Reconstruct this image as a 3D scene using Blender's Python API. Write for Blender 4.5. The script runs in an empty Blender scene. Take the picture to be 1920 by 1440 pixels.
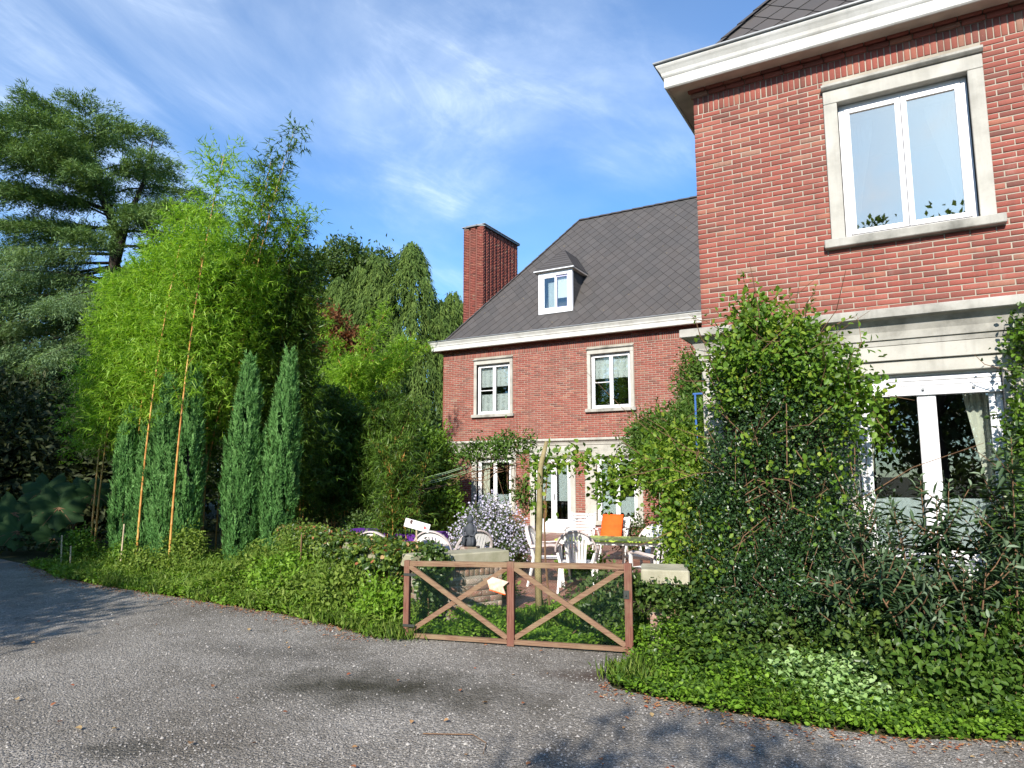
import bpy, math, random
import numpy as np
from mathutils import Vector, Matrix

R = math.radians
SC = bpy.context.scene
COL = SC.collection
random.seed(7)
RNG = np.random.default_rng(11)

# ------------------------------------------------------------------ camera
cam_d = bpy.data.cameras.new('camera')
cam_d.sensor_width = 36.0
cam_d.lens = 36.0 * 1290.0 / 1920.0
cam_d.clip_start = 0.1
cam_d.clip_end = 3000.0
cam = bpy.data.objects.new('camera', cam_d)
COL.objects.link(cam)
cam.location = (0.0, 0.0, 1.7)
cam.rotation_euler = (R(90 + 7.59), 0.0, R(29.8))
SC.camera = cam

# ------------------------------------------------------------------ sky and sun
SUN_AZ = R(12.0)     # the sun stands behind the camera, this much towards +X from -Y
SUN_EL = R(31.0)
world = bpy.data.worlds.new('World')
SC.world = world
world.use_nodes = True
wt = world.node_tree
wt.nodes.clear()
w_out = wt.nodes.new('ShaderNodeOutputWorld')
w_bg = wt.nodes.new('ShaderNodeBackground')
w_sky = wt.nodes.new('ShaderNodeTexSky')
w_sky.sky_type = 'NISHITA'
w_sky.sun_disc = False
w_sky.sun_elevation = SUN_EL
w_sky.sun_rotation = math.pi - SUN_AZ
w_sky.altitude = 0.0
w_sky.air_density = 1.0
w_sky.dust_density = 0.6
w_sky.ozone_density = 2.5
w_bg.inputs['Strength'].default_value = 0.125
# thin wind-drawn clouds, laid out on a flat layer high above the place
w_tc = wt.nodes.new('ShaderNodeTexCoord')
w_sep = wt.nodes.new('ShaderNodeSeparateXYZ')
wt.links.new(w_tc.outputs['Generated'], w_sep.inputs[0])
def wmath(op, a, b=None, clamp=False):
    n = wt.nodes.new('ShaderNodeMath'); n.operation = op; n.use_clamp = clamp
    for i, s in enumerate((a, b)):
        if s is None: continue
        if isinstance(s, (int, float)): n.inputs[i].default_value = s
        else: wt.links.new(s, n.inputs[i])
    return n.outputs[0]
zz = wmath('MAXIMUM', w_sep.outputs['Z'], 0.02)
px_ = wmath('DIVIDE', w_sep.outputs['X'], wmath('ADD', zz, 0.12))
py_ = wmath('DIVIDE', w_sep.outputs['Y'], wmath('ADD', zz, 0.12))
w_cmb = wt.nodes.new('ShaderNodeCombineXYZ')
wt.links.new(px_, w_cmb.inputs[0]); wt.links.new(py_, w_cmb.inputs[1])
def wnoise(scale, rot, sc, detail, dist, loc=(0, 0, 0), rough=0.55):
    m = wt.nodes.new('ShaderNodeMapping')
    m.inputs['Rotation'].default_value = (0, 0, R(rot)); m.inputs['Scale'].default_value = sc; m.inputs['Location'].default_value = loc
    wt.links.new(w_cmb.outputs[0], m.inputs[0])
    n = wt.nodes.new('ShaderNodeTexNoise')
    n.inputs['Scale'].default_value = scale; n.inputs['Detail'].default_value = detail
    n.inputs['Distortion'].default_value = dist; n.inputs['Roughness'].default_value = rough
    wt.links.new(m.outputs[0], n.inputs['Vector'])
    return n.outputs['Fac']
def wramp(src, a, b):
    n = wt.nodes.new('ShaderNodeMapRange'); n.interpolation_type = 'SMOOTHSTEP'
    n.inputs['From Min'].default_value = a; n.inputs['From Max'].default_value = b
    wt.links.new(src, n.inputs['Value'])
    return n.outputs['Result']
streak = wramp(wnoise(1.1, -5, (1.0, 0.42, 1), 10, 0.7, (8.70, 19.48, 0), 0.58), 0.46, 0.84)
veil = wramp(wnoise(0.55, 10, (1, 1, 1), 4, 0.3, (17.95, 16.88, 0)), 0.36, 0.62)
fine = wramp(wnoise(3.4, -12, (1.0, 0.45, 1), 9, 1.4, (1.0, 5.0, 0), 0.66), 0.42, 0.82)
cl = wmath('MULTIPLY', streak, wmath('ADD', wmath('MULTIPLY', fine, 0.8), 0.5))
cl = wmath('MULTIPLY', cl, veil)
cl = wmath('ADD', wmath('MULTIPLY', cl, 1.3), wmath('MULTIPLY', veil, 0.10), True)
cl = wmath('MULTIPLY', cl, 0.9)
w_mix = wt.nodes.new('ShaderNodeMix'); w_mix.data_type = 'RGBA'
w_tint = wt.nodes.new('ShaderNodeMix'); w_tint.data_type = 'RGBA'; w_tint.blend_type = 'MULTIPLY'
w_tint.inputs['Factor'].default_value = 1.0
w_tint.inputs['B'].default_value = (0.54, 0.86, 1.12, 1)
wt.links.new(w_sky.outputs['Color'], w_tint.inputs['A'])
wt.links.new(cl, w_mix.inputs['Factor'])
wt.links.new(w_tint.outputs['Result'], w_mix.inputs['A'])
w_mix.inputs['B'].default_value = (6.6, 7.4, 8.2, 1)
wt.links.new(w_mix.outputs['Result'], w_bg.inputs['Color'])
wt.links.new(w_bg.outputs[0], w_out.inputs['Surface'])

sun_d = bpy.data.lights.new('sun', 'SUN')
sun_d.energy = 5.0
sun_d.angle = R(0.5)
sun_d.color = (1.0, 0.93, 0.82)
sun = bpy.data.objects.new('sun', sun_d)
COL.objects.link(sun)
sun_dir = Vector((math.sin(SUN_AZ) * math.cos(SUN_EL), -math.cos(SUN_AZ) * math.cos(SUN_EL), math.sin(SUN_EL)))
sun.rotation_euler = sun_dir.to_track_quat('Z', 'Y').to_euler()

SC.view_settings.view_transform = 'Standard'
SC.view_settings.look = 'None'
SC.view_settings.gamma = 1.0
SC.view_settings.use_curve_mapping = False
SC.view_settings.exposure = 0.80
SC.render.engine = 'CYCLES'
SC.cycles.max_bounces = 6
SC.cycles.transparent_max_bounces = 12
SC.cycles.use_denoising = True

# ------------------------------------------------------------------ helpers
def tag(o, label=None, cat=None, group=None, kind=None):
    if label: o['label'] = label
    if cat: o['category'] = cat
    if group: o['group'] = group
    if kind: o['kind'] = kind
    return o

def link(o, parent=None):
    COL.objects.link(o)
    if parent is not None:
        o.parent = parent
    return o

def empty(name, loc=(0, 0, 0), rz=0.0, parent=None):
    o = bpy.data.objects.new(name, None)
    o.empty_display_size = 0.1
    o.location = loc
    o.rotation_euler = (0, 0, rz)
    return link(o, parent)

def np_mesh(name, V, F, rnd=None):
    """V (n,3); F (m,k) faces of one size"""
    V = np.ascontiguousarray(V, dtype=np.float32); F = np.ascontiguousarray(F, dtype=np.int32)
    me = bpy.data.meshes.new(name)
    me.vertices.add(len(V)); me.vertices.foreach_set('co', V.ravel())
    k = F.shape[1]
    me.loops.add(F.size); me.loops.foreach_set('vertex_index', F.ravel())
    me.polygons.add(len(F)); me.polygons.foreach_set('loop_start', np.arange(0, F.size, k, dtype=np.int32))
    if rnd is not None:
        a = me.attributes.new('rnd', 'FLOAT', 'POINT')
        a.data.foreach_set('value', np.ascontiguousarray(rnd, dtype=np.float32))
    me.update(calc_edges=True)
    return me

def np_obj(name, V, F, mat, parent=None, rnd=None, kind=None):
    me = np_mesh(name, V, F, rnd)
    me.materials.append(mat)
    o = link(bpy.data.objects.new(name, me), parent)
    if kind: o['kind'] = kind
    return o

class MB:
    """collects shapes; build() links them as one mesh object"""
    def __init__(s): s.v = []; s.f = []; s.r = []; s.cur = 0.5
    def add(s, vs, fs):
        b = len(s.v); s.v += [tuple(p) for p in vs]; s.r += [s.cur] * len(vs)
        s.f += [tuple(b + i for i in f) for f in fs]; return s
    def box(s, x0, x1, y0, y1, z0, z1):
        return s.add([(x0,y0,z0),(x1,y0,z0),(x1,y1,z0),(x0,y1,z0),(x0,y0,z1),(x1,y0,z1),(x1,y1,z1),(x0,y1,z1)],
                     [(0,3,2,1),(4,5,6,7),(0,1,5,4),(1,2,6,5),(2,3,7,6),(3,0,4,7)])
    def bev(s, x0, x1, y0, y1, z0, z1, b=0.005):
        """box with chamfered edges"""
        xs, ys, zs = (x0, x1), (y0, y1), (z0, z1)
        c = Vector(((x0+x1)/2, (y0+y1)/2, (z0+z1)/2)); h = Vector(((x1-x0)/2, (y1-y0)/2, (z1-z0)/2))
        vs = []; idx = {}
        for i in (-1, 1):
            for j in (-1, 1):
                for k in (-1, 1):
                    for a in range(3):
                        sg = [i, j, k]
                        p = [c[n] + sg[n] * (h[n] - (0 if n == a else b)) for n in range(3)]
                        idx[(i, j, k, a)] = len(vs); vs.append(p)
        fs = []
        def q(l):
            P = [Vector(vs[i]) for i in l]; n = (P[1]-P[0]).cross(P[2]-P[0]); m = sum(P, Vector())/len(P) - c
            fs.append(tuple(l) if n.dot(m) > 0 else tuple(reversed(l)))
        for a in range(3):
            u, w = (a+1) % 3, (a+2) % 3
            for sg in (-1, 1):
                l = []
                for (p, r_) in ((-1,-1),(1,-1),(1,1),(-1,1)):
                    k = [0,0,0]; k[a] = sg; k[u] = p; k[w] = r_
                    l.append(idx[(*k, a)])
                q(l)
        for a in range(3):
            u, w = (a+1) % 3, (a+2) % 3
            for p in (-1, 1):
                for r_ in (-1, 1):
                    l = []
                    for (sg, ax) in ((-1,u),(1,u),(1,w),(-1,w)):
                        k = [0,0,0]; k[a] = sg; k[u] = p; k[w] = r_
                        l.append(idx[(*k, ax)])
                    q(l)
        for i in (-1, 1):
            for j in (-1, 1):
                for k in (-1, 1): q([idx[(i, j, k, a)] for a in range(3)])
        return s.add(vs, fs)
    def tube(s, pts, rad, n=6, cap=True):
        pts = [Vector(p) for p in pts]; m = len(pts)
        if isinstance(rad, (int, float)): rad = [rad] * m
        vs = []; up = Vector((0.13, 0.31, 0.94)).normalized(); a = None
        for i, p in enumerate(pts):
            d = (pts[min(i+1, m-1)] - pts[max(i-1, 0)])
            d = d.normalized() if d.length > 1e-9 else Vector((0, 0, 1))
            if a is None:
                a = d.cross(up)
                if a.length < 1e-3: a = d.cross(Vector((1, 0, 0)))
            else: a = a - d * a.dot(d)
            a = a.normalized(); b = d.cross(a)
            for k in range(n):
                t = 2 * math.pi * k / n
                vs.append(p + (a * math.cos(t) + b * math.sin(t)) * rad[i])
        fs = [(i*n+k, i*n+(k+1) % n, (i+1)*n+(k+1) % n, (i+1)*n+k) for i in range(m-1) for k in range(n)]
        if cap: fs += [tuple(reversed(range(n))), tuple((m-1)*n+k for k in range(n))]
        return s.add(vs, fs)
    def bar(s, p0, p1, w, t, up=(0, 0, 1)):
        """square bar from p0 to p1: w across (in the up plane), t along the third axis"""
        p0, p1 = Vector(p0), Vector(p1); d = (p1-p0).normalized(); n = d.cross(Vector(up)).normalized(); u = n.cross(d)
        vs = [p + u*a*w/2 + n*b*t/2 for p in (p0, p1) for (a, b) in ((-1,-1),(1,-1),(1,1),(-1,1))]
        return s.add(vs, [(3,2,1,0),(4,5,6,7),(0,1,5,4),(1,2,6,5),(2,3,7,6),(3,0,4,7)])
    def prism(s, poly, off):
        """flat polygon poly (3D points) thickened by the vector off"""
        n = len(poly); off = Vector(off); a = [Vector(p) for p in poly]; b = [p + off for p in a]
        fs = [tuple(reversed(range(n))), tuple(n + i for i in range(n))] + [(i, (i+1) % n, n+(i+1) % n, n+i) for i in range(n)]
        return s.add(a + b, fs)
    def build(s, name, mat, parent=None, kind=None, smooth=False, attr=False):
        me = bpy.data.meshes.new(name); me.from_pydata(s.v, [], s.f)
        if attr:
            a = me.attributes.new('rnd', 'FLOAT', 'POINT'); a.data.foreach_set('value', s.r)
        me.materials.append(mat); me.update()
        if smooth: me.polygons.foreach_set('use_smooth', [True] * len(me.polygons))
        o = link(bpy.data.objects.new(name, me), parent)
        if kind: o['kind'] = kind
        return o

def sweep(mb, path, prof, out):
    """moulding: prof = [(outward, z)], swept along path [(x,y)] in plan; out = +1/-1 side; mitred at corners"""
    P = [Vector((p[0], p[1])) for p in path]; n = len(P); rings = []
    for i in range(n):
        ds = []
        if i > 0: ds.append((P[i]-P[i-1]).normalized())
        if i < n-1: ds.append((P[i+1]-P[i]).normalized())
        ns = [Vector((d.y, -d.x)) * out for d in ds]
        m = sum(ns, Vector((0, 0)))
        m = m / max(m.length_squared, 1e-6) * (2 if len(ns) == 2 else 1)
        if len(ns) == 2: m = (ns[0] + ns[1]); m = m / (1 + ns[0].dot(ns[1]))
        rings.append([(P[i].x + m.x*o, P[i].y + m.y*o, z) for (o, z) in prof])
    k = len(prof); vs = [p for r_ in rings for p in r_]
    fs = [(i*k+j, i*k+(j+1) % k, (i+1)*k+(j+1) % k, (i+1)*k+j) for i in range(n-1) for j in range(k)]
    fs += [tuple(range(k)), tuple(reversed([(n-1)*k+j for j in range(k)]))]
    mb.add(vs, fs)
    return mb

# ---- leaves as numpy meshes
def unit(a):
    return a / np.maximum(np.linalg.norm(a, axis=-1, keepdims=True), 1e-9)
def rdir(n, rng=RNG):
    return unit(rng.normal(size=(n, 3)))
def leaf_arrays(P, D, N, L, W, fold=0.22, shape='diamond', bend=0.0):
    n = len(P); D = unit(D); S = unit(np.cross(D, N)); N = unit(np.cross(S, D))
    L = np.broadcast_to(np.asarray(L, float), (n,))[:, None]; W = np.broadcast_to(np.asarray(W, float), (n,))[:, None]
    if shape == 'diamond':
        up = N * fold * W
        V = np.stack([P, P + D*L*.42 + S*W*.5 + up, P + D*L - N*bend*L, P + D*L*.42 - S*W*.5 + up], 1)
        b = (np.arange(n) * 4)[:, None]
        F = np.concatenate([b + [0, 1, 2], b + [0, 2, 3]], 0)
        k = 4
    elif shape == 'tri':
        V = np.stack([P - S*W*.5, P + S*W*.5, P + D*L - N*bend*L], 1)
        F = (np.arange(n) * 3)[:, None] + np.arange(3)[None]; k = 3
    else:
        up = N * fold * W
        V = np.stack([P, P + D*L*.25 + S*W*.42 + up, P + D*L*.62 + S*W*.45 + up - N*bend*L*.3, P + D*L - N*bend*L,
                      P + D*L*.62 - S*W*.45 + up - N*bend*L*.3, P + D*L*.25 - S*W*.42 + up], 1)
        b = (np.arange(n) * 6)[:, None]
        F = np.concatenate([b + [0, 1, 2, 3], b + [0, 3, 4, 5]], 0)
        k = 6
    return V.reshape(-1, 3), F, k
def leaves(name, P, D, N, L, W, mat, parent=None, rnd=None, kind=None, **kw):
    V, F, k = leaf_arrays(P, D, N, L, W, **kw)
    if rnd is None: rnd = RNG.random(len(P))
    return np_obj(name, V, F, mat, parent, np.repeat(rnd, k), kind)

def blob_clumps(ells, n, rng=RNG, shell=(0.6, 1.05), lump=0.25):
    """clump centres and outward directions spread near the surface of a union of ellipsoids"""
    w = np.array([(e[3]*e[4]*e[5]) ** (2/3) for e in ells]); w = w / w.sum()
    C_, O_ = [], []
    ph = rng.random((6, 3)) * 6
    while sum(map(len, C_)) < n:
        k = rng.choice(len(ells), n, p=w); e = np.array(ells)[k]
        d = rdir(n, rng); r_ = rng.uniform(shell[0], shell[1], n) ** 0.6
        wob = 1 + lump * np.sin(d @ np.array([3.1, 1.7, 2.3]) * 2 + ph[0, 0]) * np.sin(d @ np.array([-1.3, 2.9, 1.1]) * 3 + ph[0, 1])
        p = e[:, :3] + d * e[:, 3:6] * (r_ * wob)[:, None]
        keep = np.ones(n, bool)
        for q in ells:
            dd = np.linalg.norm((p - np.array(q[:3])) / np.array(q[3:6]), axis=1); keep &= dd > 0.55
        keep &= p[:, 2] > 0.05
        C_.append(p[keep]); O_.append(d[keep])
    return np.concatenate(C_)[:n], np.concatenate(O_)[:n]

def tufts(C_, O_, per, spread, rng=RNG, out=0.7, up=0.0, rand=0.8):
    """leaf positions and directions around clump centres"""
    n = len(C_) * per
    c = np.repeat(C_, per, 0); o = np.repeat(O_, per, 0)
    off = rng.normal(size=(n, 3)) * spread
    D = unit(o * out + rdir(n, rng) * rand + np.array([0, 0, up]))
    shade = np.repeat(rng.random(len(C_)), per)
    rnd = np.clip(shade * 0.55 + rng.random(n) * 0.45, 0, 1)
    return c + off, D, rnd

# ------------------------------------------------------------------ materials
def new_mat(name):
    m = bpy.data.materials.new(name); m.use_nodes = True
    nt = m.node_tree; b = nt.nodes['Principled BSDF']
    return m, nt, b
def N_(nt, t, **kw):
    n = nt.nodes.new(t)
    for k, v in kw.items():
        if k in n.inputs: n.inputs[k].default_value = v
        else: setattr(n, k, v)
    return n
def ramp(nt, src, stops):
    n = nt.nodes.new('ShaderNodeValToRGB'); e = n.color_ramp.elements
    while len(e) < len(stops): e.new(0.5)
    for i, (p, c) in enumerate(stops):
        e[i].position = p; e[i].color = (*c, 1) if len(c) == 3 else c
    nt.links.new(src, n.inputs[0]); return n.outputs[0]
def coords(nt, scale=(1, 1, 1), kind='Object'):
    t = nt.nodes.new('ShaderNodeTexCoord'); m = nt.nodes.new('ShaderNodeMapping'); m.inputs['Scale'].default_value = scale
    nt.links.new(t.outputs[kind], m.inputs[0]); return m.outputs[0]
def wcoords(nt, scale=(1, 1, 1)):
    g = nt.nodes.new('ShaderNodeNewGeometry'); m = nt.nodes.new('ShaderNodeMapping'); m.inputs['Scale'].default_value = scale
    nt.links.new(g.outputs['Position'], m.inputs[0]); return m.outputs[0]
def noise(nt, vec, scale, detail=4, rough=0.55, dist=0.0):
    n = N_(nt, 'ShaderNodeTexNoise', Scale=scale, Detail=detail, Roughness=rough, Distortion=dist)
    nt.links.new(vec, n.inputs['Vector']); return n.outputs['Fac']
def mixc(nt, f, a, b, mode='MIX'):
    n = nt.nodes.new('ShaderNodeMix'); n.data_type = 'RGBA'; n.blend_type = mode
    for key, s in (('Factor', f), ('A', a), ('B', b)):
        if isinstance(s, (int, float)): n.inputs[key].default_value = s
        elif isinstance(s, tuple): n.inputs[key].default_value = (*s, 1) if len(s) == 3 else s
        else: nt.links.new(s, n.inputs[key])
    return n.outputs['Result']
def bump(nt, b, h, strength=0.4, dist=0.01):
    n = N_(nt, 'ShaderNodeBump', Strength=strength, Distance=dist)
    nt.links.new(h, n.inputs['Height']); nt.links.new(n.outputs[0], b.inputs['Normal'])
def attr(nt, name='rnd'):
    n = nt.nodes.new('ShaderNodeAttribute'); n.attribute_name = name; return n.outputs['Fac']
def rmap(nt, src, a, b, c=0.0, d=1.0):
    n = N_(nt, 'ShaderNodeMapRange'); n.inputs['From Min'].default_value = a; n.inputs['From Max'].default_value = b
    n.inputs['To Min'].default_value = c; n.inputs['To Max'].default_value = d
    nt.links.new(src, n.inputs['Value']); return n.outputs['Result']

def plain(name, c, rough=0.5, spec=0.5, metal=0.0, var=0.12, nscale=6.0, bmp=0.0):
    m, nt, b = new_mat(name)
    f = noise(nt, coords(nt), nscale, 5)
    dark = tuple(x * (1 - var) for x in c); lite = tuple(min(1, x * (1 + var)) for x in c)
    nt.links.new(ramp(nt, f, [(0.3, dark), (0.7, lite)]), b.inputs['Base Color'])
    b.inputs['Roughness'].default_value = rough; b.inputs['Specular IOR Level'].default_value = spec; b.inputs['Metallic'].default_value = metal
    if bmp: bump(nt, b, noise(nt, coords(nt), nscale * 8, 4), bmp, 0.004)
    return m

def leaf_mat(name, cols, rough=0.5, spec=0.35, trans=0.35, tcol=None):
    """cols: ramp from dark to light over the leaves' own random value"""
    m, nt, b = new_mat(name)
    k = len(cols)
    c = ramp(nt, attr(nt), [(i / (k - 1) if k > 1 else 0, cols[i]) for i in range(k)])
    nt.links.new(c, b.inputs['Base Color'])
    b.inputs['Roughness'].default_value = rough; b.inputs['Specular IOR Level'].default_value = spec
    t = nt.nodes.new('ShaderNodeBsdfTranslucent')
    nt.links.new(mixc(nt, 1.0, c, tcol or (1.25, 1.3, 0.55), 'MULTIPLY'), t.inputs['Color'])
    mx = N_(nt, 'ShaderNodeMixShader'); mx.inputs[0].default_value = trans
    nt.links.new(b.outputs[0], mx.inputs[1]); nt.links.new(t.outputs[0], mx.inputs[2])
    nt.links.new(mx.outputs[0], nt.nodes['Material Output'].inputs['Surface'])
    return m

M = {}
BR = [(0.0, (0.125, 0.056, 0.046)), (0.06, (0.17, 0.060, 0.048)), (0.35, (0.225, 0.064, 0.049)), (0.65, (0.252, 0.073, 0.056)),
      (0.88, (0.275, 0.092, 0.070)), (0.97, (0.295, 0.118, 0.080)), (1.0, (0.25, 0.155, 0.115))]
def brick_mat(name, single, bl=1.0):
    m, nt, b = new_mat(name)
    if single: src = nt.nodes.new('ShaderNodeObjectInfo').outputs['Random']
    else: src = attr(nt)
    c = ramp(nt, src, BR)
    g = wcoords(nt)
    f = noise(nt, g, 38, 5, 0.65)
    c = mixc(nt, rmap(nt, f, 0.40, 0.75, 0.0, 0.40), c, (0.20, 0.065, 0.05), 'MIX')
    f2 = noise(nt, g, 75, 3, 0.6)
    c = mixc(nt, rmap(nt, f2, 0.64, 0.80, 0.0, 0.45), c, (0.60, 0.42, 0.34), 'MIX')
    f3 = noise(nt, g, 0.9, 4, 0.6)
    c = mixc(nt, rmap(nt, f3, 0.42, 0.72, 0.0, 0.55), c, (0.20, 0.085, 0.065), 'MIX')
    st = noise(nt, wcoords(nt, (5, 5, .35)), 1.3, 5, 0.65)
    c = mixc(nt, rmap(nt, st, 0.55, 0.78, 0.0, 0.5), c, (0.10, 0.055, 0.045), 'MIX')
    ef = noise(nt, wcoords(nt, (1.6, 1.6, .8)), 1.7, 6, 0.7)
    c = mixc(nt, rmap(nt, ef, 0.62, 0.78, 0.0, 0.28), c, (0.42, 0.32, 0.28), 'MIX')
    nt.links.new(c, b.inputs['Base Color']); b.inputs['Roughness'].default_value = 0.85; b.inputs['Specular IOR Level'].default_value = 0.2
    bump(nt, b, noise(nt, g, 120, 4, 0.7), 0.5, 0.004)
    return m
M['brick1'] = brick_mat('brick_single', True)
M['brick'] = brick_mat('brick_courses', False)

def stone_mat(name, base, dark, lite, streak=0.5):
    m, nt, b = new_mat(name)
    g = wcoords(nt)
    c = ramp(nt, noise(nt, g, 2.2, 6, 0.6), [(0.3, dark), (0.5, base), (0.75, lite)])
    sv = wcoords(nt, (7, 7, 0.5))
    c = mixc(nt, rmap(nt, noise(nt, sv, 1.0, 4, 0.6), 0.5, 0.8, 0, streak), c, tuple(x * 0.55 for x in base))
    c = mixc(nt, rmap(nt, noise(nt, g, 45, 4, 0.7), 0.55, 0.8, 0, 0.35), c, tuple(x * 0.6 for x in base))
    nt.links.new(c, b.inputs['Base Color']); b.inputs['Roughness'].default_value = 0.85; b.inputs['Specular IOR Level'].default_value = 0.2
    bump(nt, b, noise(nt, g, 60, 5, 0.7), 0.35, 0.004)
    return m
M['mortar'] = stone_mat('mortar', (0.31, 0.275, 0.225), (0.22, 0.19, 0.155), (0.39, 0.35, 0.295), 0.3)
M['stone'] = stone_mat('limestone', (0.385, 0.372, 0.335), (0.27, 0.26, 0.23), (0.45, 0.44, 0.405), 0.5)
M['ledge'] = stone_mat('weathered_limestone', (0.32, 0.31, 0.28), (0.13, 0.127, 0.112), (0.43, 0.42, 0.39), 0.8)
M['cap'] = stone_mat('mossy_stone', (0.31, 0.29, 0.21), (0.16, 0.165, 0.09), (0.45, 0.42, 0.33), 0.6)
M['pvc'] = plain('white_plastic_frame', (0.66, 0.66, 0.68), 0.3, 0.5, 0, 0.03)
M['paint'] = stone_mat('weathered_white_paint', (0.53, 0.525, 0.50), (0.42, 0.41, 0.38), (0.60, 0.595, 0.58), 0.45)
M['soffit'] = plain('soffit_board', (0.42, 0.36, 0.31), 0.7, 0.2, 0, 0.2, 4.0, 0.2)
M['zinc'] = plain('zinc', (0.20, 0.21, 0.22), 0.5, 0.4, 0.3, 0.2, 5.0)
M['lilac'] = plain('lilac_frame', (0.52, 0.50, 0.74), 0.35, 0.4, 0, 0.05)
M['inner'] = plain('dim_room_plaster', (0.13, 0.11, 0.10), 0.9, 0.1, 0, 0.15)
M['woodbrown'] = plain('brown_interior_wood', (0.34, 0.17, 0.06), 0.5, 0.3, 0, 0.15)

def slate_mat(name, single):
    m, nt, b = new_mat(name)
    src = nt.nodes.new('ShaderNodeObjectInfo').outputs['Random'] if single else attr(nt)
    c = ramp(nt, src, [(0, (0.055, 0.051, 0.050)), (0.5, (0.063, 0.058, 0.057)), (1, (0.072, 0.066, 0.064))])
    g = wcoords(nt)
    c = mixc(nt, rmap(nt, noise(nt, g, 1.3, 5, 0.6), 0.4, 0.75, 0, 0.5), c, (0.074, 0.062, 0.056))
    c = mixc(nt, rmap(nt, noise(nt, g, 9, 3, 0.6), 0.70, 0.76, 0, 0.7), c, (0.24, 0.17, 0.05))
    nt.links.new(c, b.inputs['Base Color']); b.inputs['Roughness'].default_value = 0.72; b.inputs['Specular IOR Level'].default_value = 0.3
    bump(nt, b, noise(nt, g, 70, 4, 0.6), 0.3, 0.003)
    return m
M['slate1'] = slate_mat('slate_single', True)
M['slate'] = slate_mat('slate_field', False)

def glass_mat(name, refl=0.12, tint=(0.86, 0.9, 0.9), refl_tint=(1, 1, 1)):
    m, nt, b = new_mat(name)
    nt.nodes.remove(b)
    g = N_(nt, 'ShaderNodeBsdfGlossy', Roughness=0.01); g.inputs['Color'].default_value = (*refl_tint, 1)
    t = N_(nt, 'ShaderNodeBsdfTransparent'); t.inputs['Color'].default_value = (*tint, 1)
    fr = N_(nt, 'ShaderNodeFresnel', IOR=1.5)
    w = nt.nodes.new('ShaderNodeMath'); w.operation = 'MULTIPLY_ADD'; w.inputs[1].default_value = 1.0; w.inputs[2].default_value = refl; w.use_clamp = True
    nt.links.new(fr.outputs[0], w.inputs[0])
    mx = N_(nt, 'ShaderNodeMixShader')
    nt.links.new(w.outputs[0], mx.inputs[0]); nt.links.new(t.outputs[0], mx.inputs[1]); nt.links.new(g.outputs[0], mx.inputs[2])
    nt.links.new(mx.outputs[0], nt.nodes['Material Output'].inputs['Surface'])
    return m
M['glass'] = glass_mat('window_glass', 0.05)
M['glass_warm_reflection'] = glass_mat('window_glass_tinted_reflection', 0.42, (0.6, 0.62, 0.64), (0.98, 0.84, 0.71))  # reflection raised and tinted warm so the mirrored blue sky turns grey-white

def lace_mat(name, scale, thr, col=(0.82, 0.83, 0.82), hole=0.7):
    m, nt, b = new_mat(name)
    b.inputs['Base Color'].default_value = (*col, 1); b.inputs['Roughness'].default_value = 0.9
    v = N_(nt, 'ShaderNodeTexVoronoi', Scale=scale, feature='DISTANCE_TO_EDGE', Randomness=0.25)
    nt.links.new(coords(nt), v.inputs['Vector'])
    n2 = noise(nt, coords(nt), scale * 0.35, 2)
    a = nt.nodes.new('ShaderNodeMath'); a.operation = 'GREATER_THAN'; a.inputs[1].default_value = thr
    nt.links.new(v.outputs['Distance'], a.inputs[0])
    bb = nt.nodes.new('ShaderNodeMath'); bb.operation = 'GREATER_THAN'; bb.inputs[1].default_value = 0.45
    nt.links.new(n2, bb.inputs[0])
    cc = nt.nodes.new('ShaderNodeMath'); cc.operation = 'MULTIPLY'; nt.links.new(a.outputs[0], cc.inputs[0]); nt.links.new(bb.outputs[0], cc.inputs[1])
    fac = rmap(nt, cc.outputs[0], 0, 1, 0.12, hole)
    t = nt.nodes.new('ShaderNodeBsdfTransparent'); tl = nt.nodes.new('ShaderNodeBsdfTranslucent'); tl.inputs['Color'].default_value = (*col, 1)
    m0 = N_(nt, 'ShaderNodeMixShader'); m0.inputs[0].default_value = 0.3
    nt.links.new(b.outputs[0], m0.inputs[1]); nt.links.new(tl.outputs[0], m0.inputs[2])
    mx = N_(nt, 'ShaderNodeMixShader')
    nt.links.new(fac, mx.inputs[0]); nt.links.new(m0.outputs[0], mx.inputs[1]); nt.links.new(t.outputs[0], mx.inputs[2])
    nt.links.new(mx.outputs[0], nt.nodes['Material Output'].inputs['Surface'])
    return m
M['lace'] = lace_mat('lace', 26, 0.16, hole=0.55)
M['net'] = lace_mat('plain_net_curtain', 300, 0.1, (0.75, 0.80, 0.80), 0.4)
M['curtain'] = plain('cream_curtain', (0.62, 0.58, 0.48), 0.9, 0.1, 0, 0.08)

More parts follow.
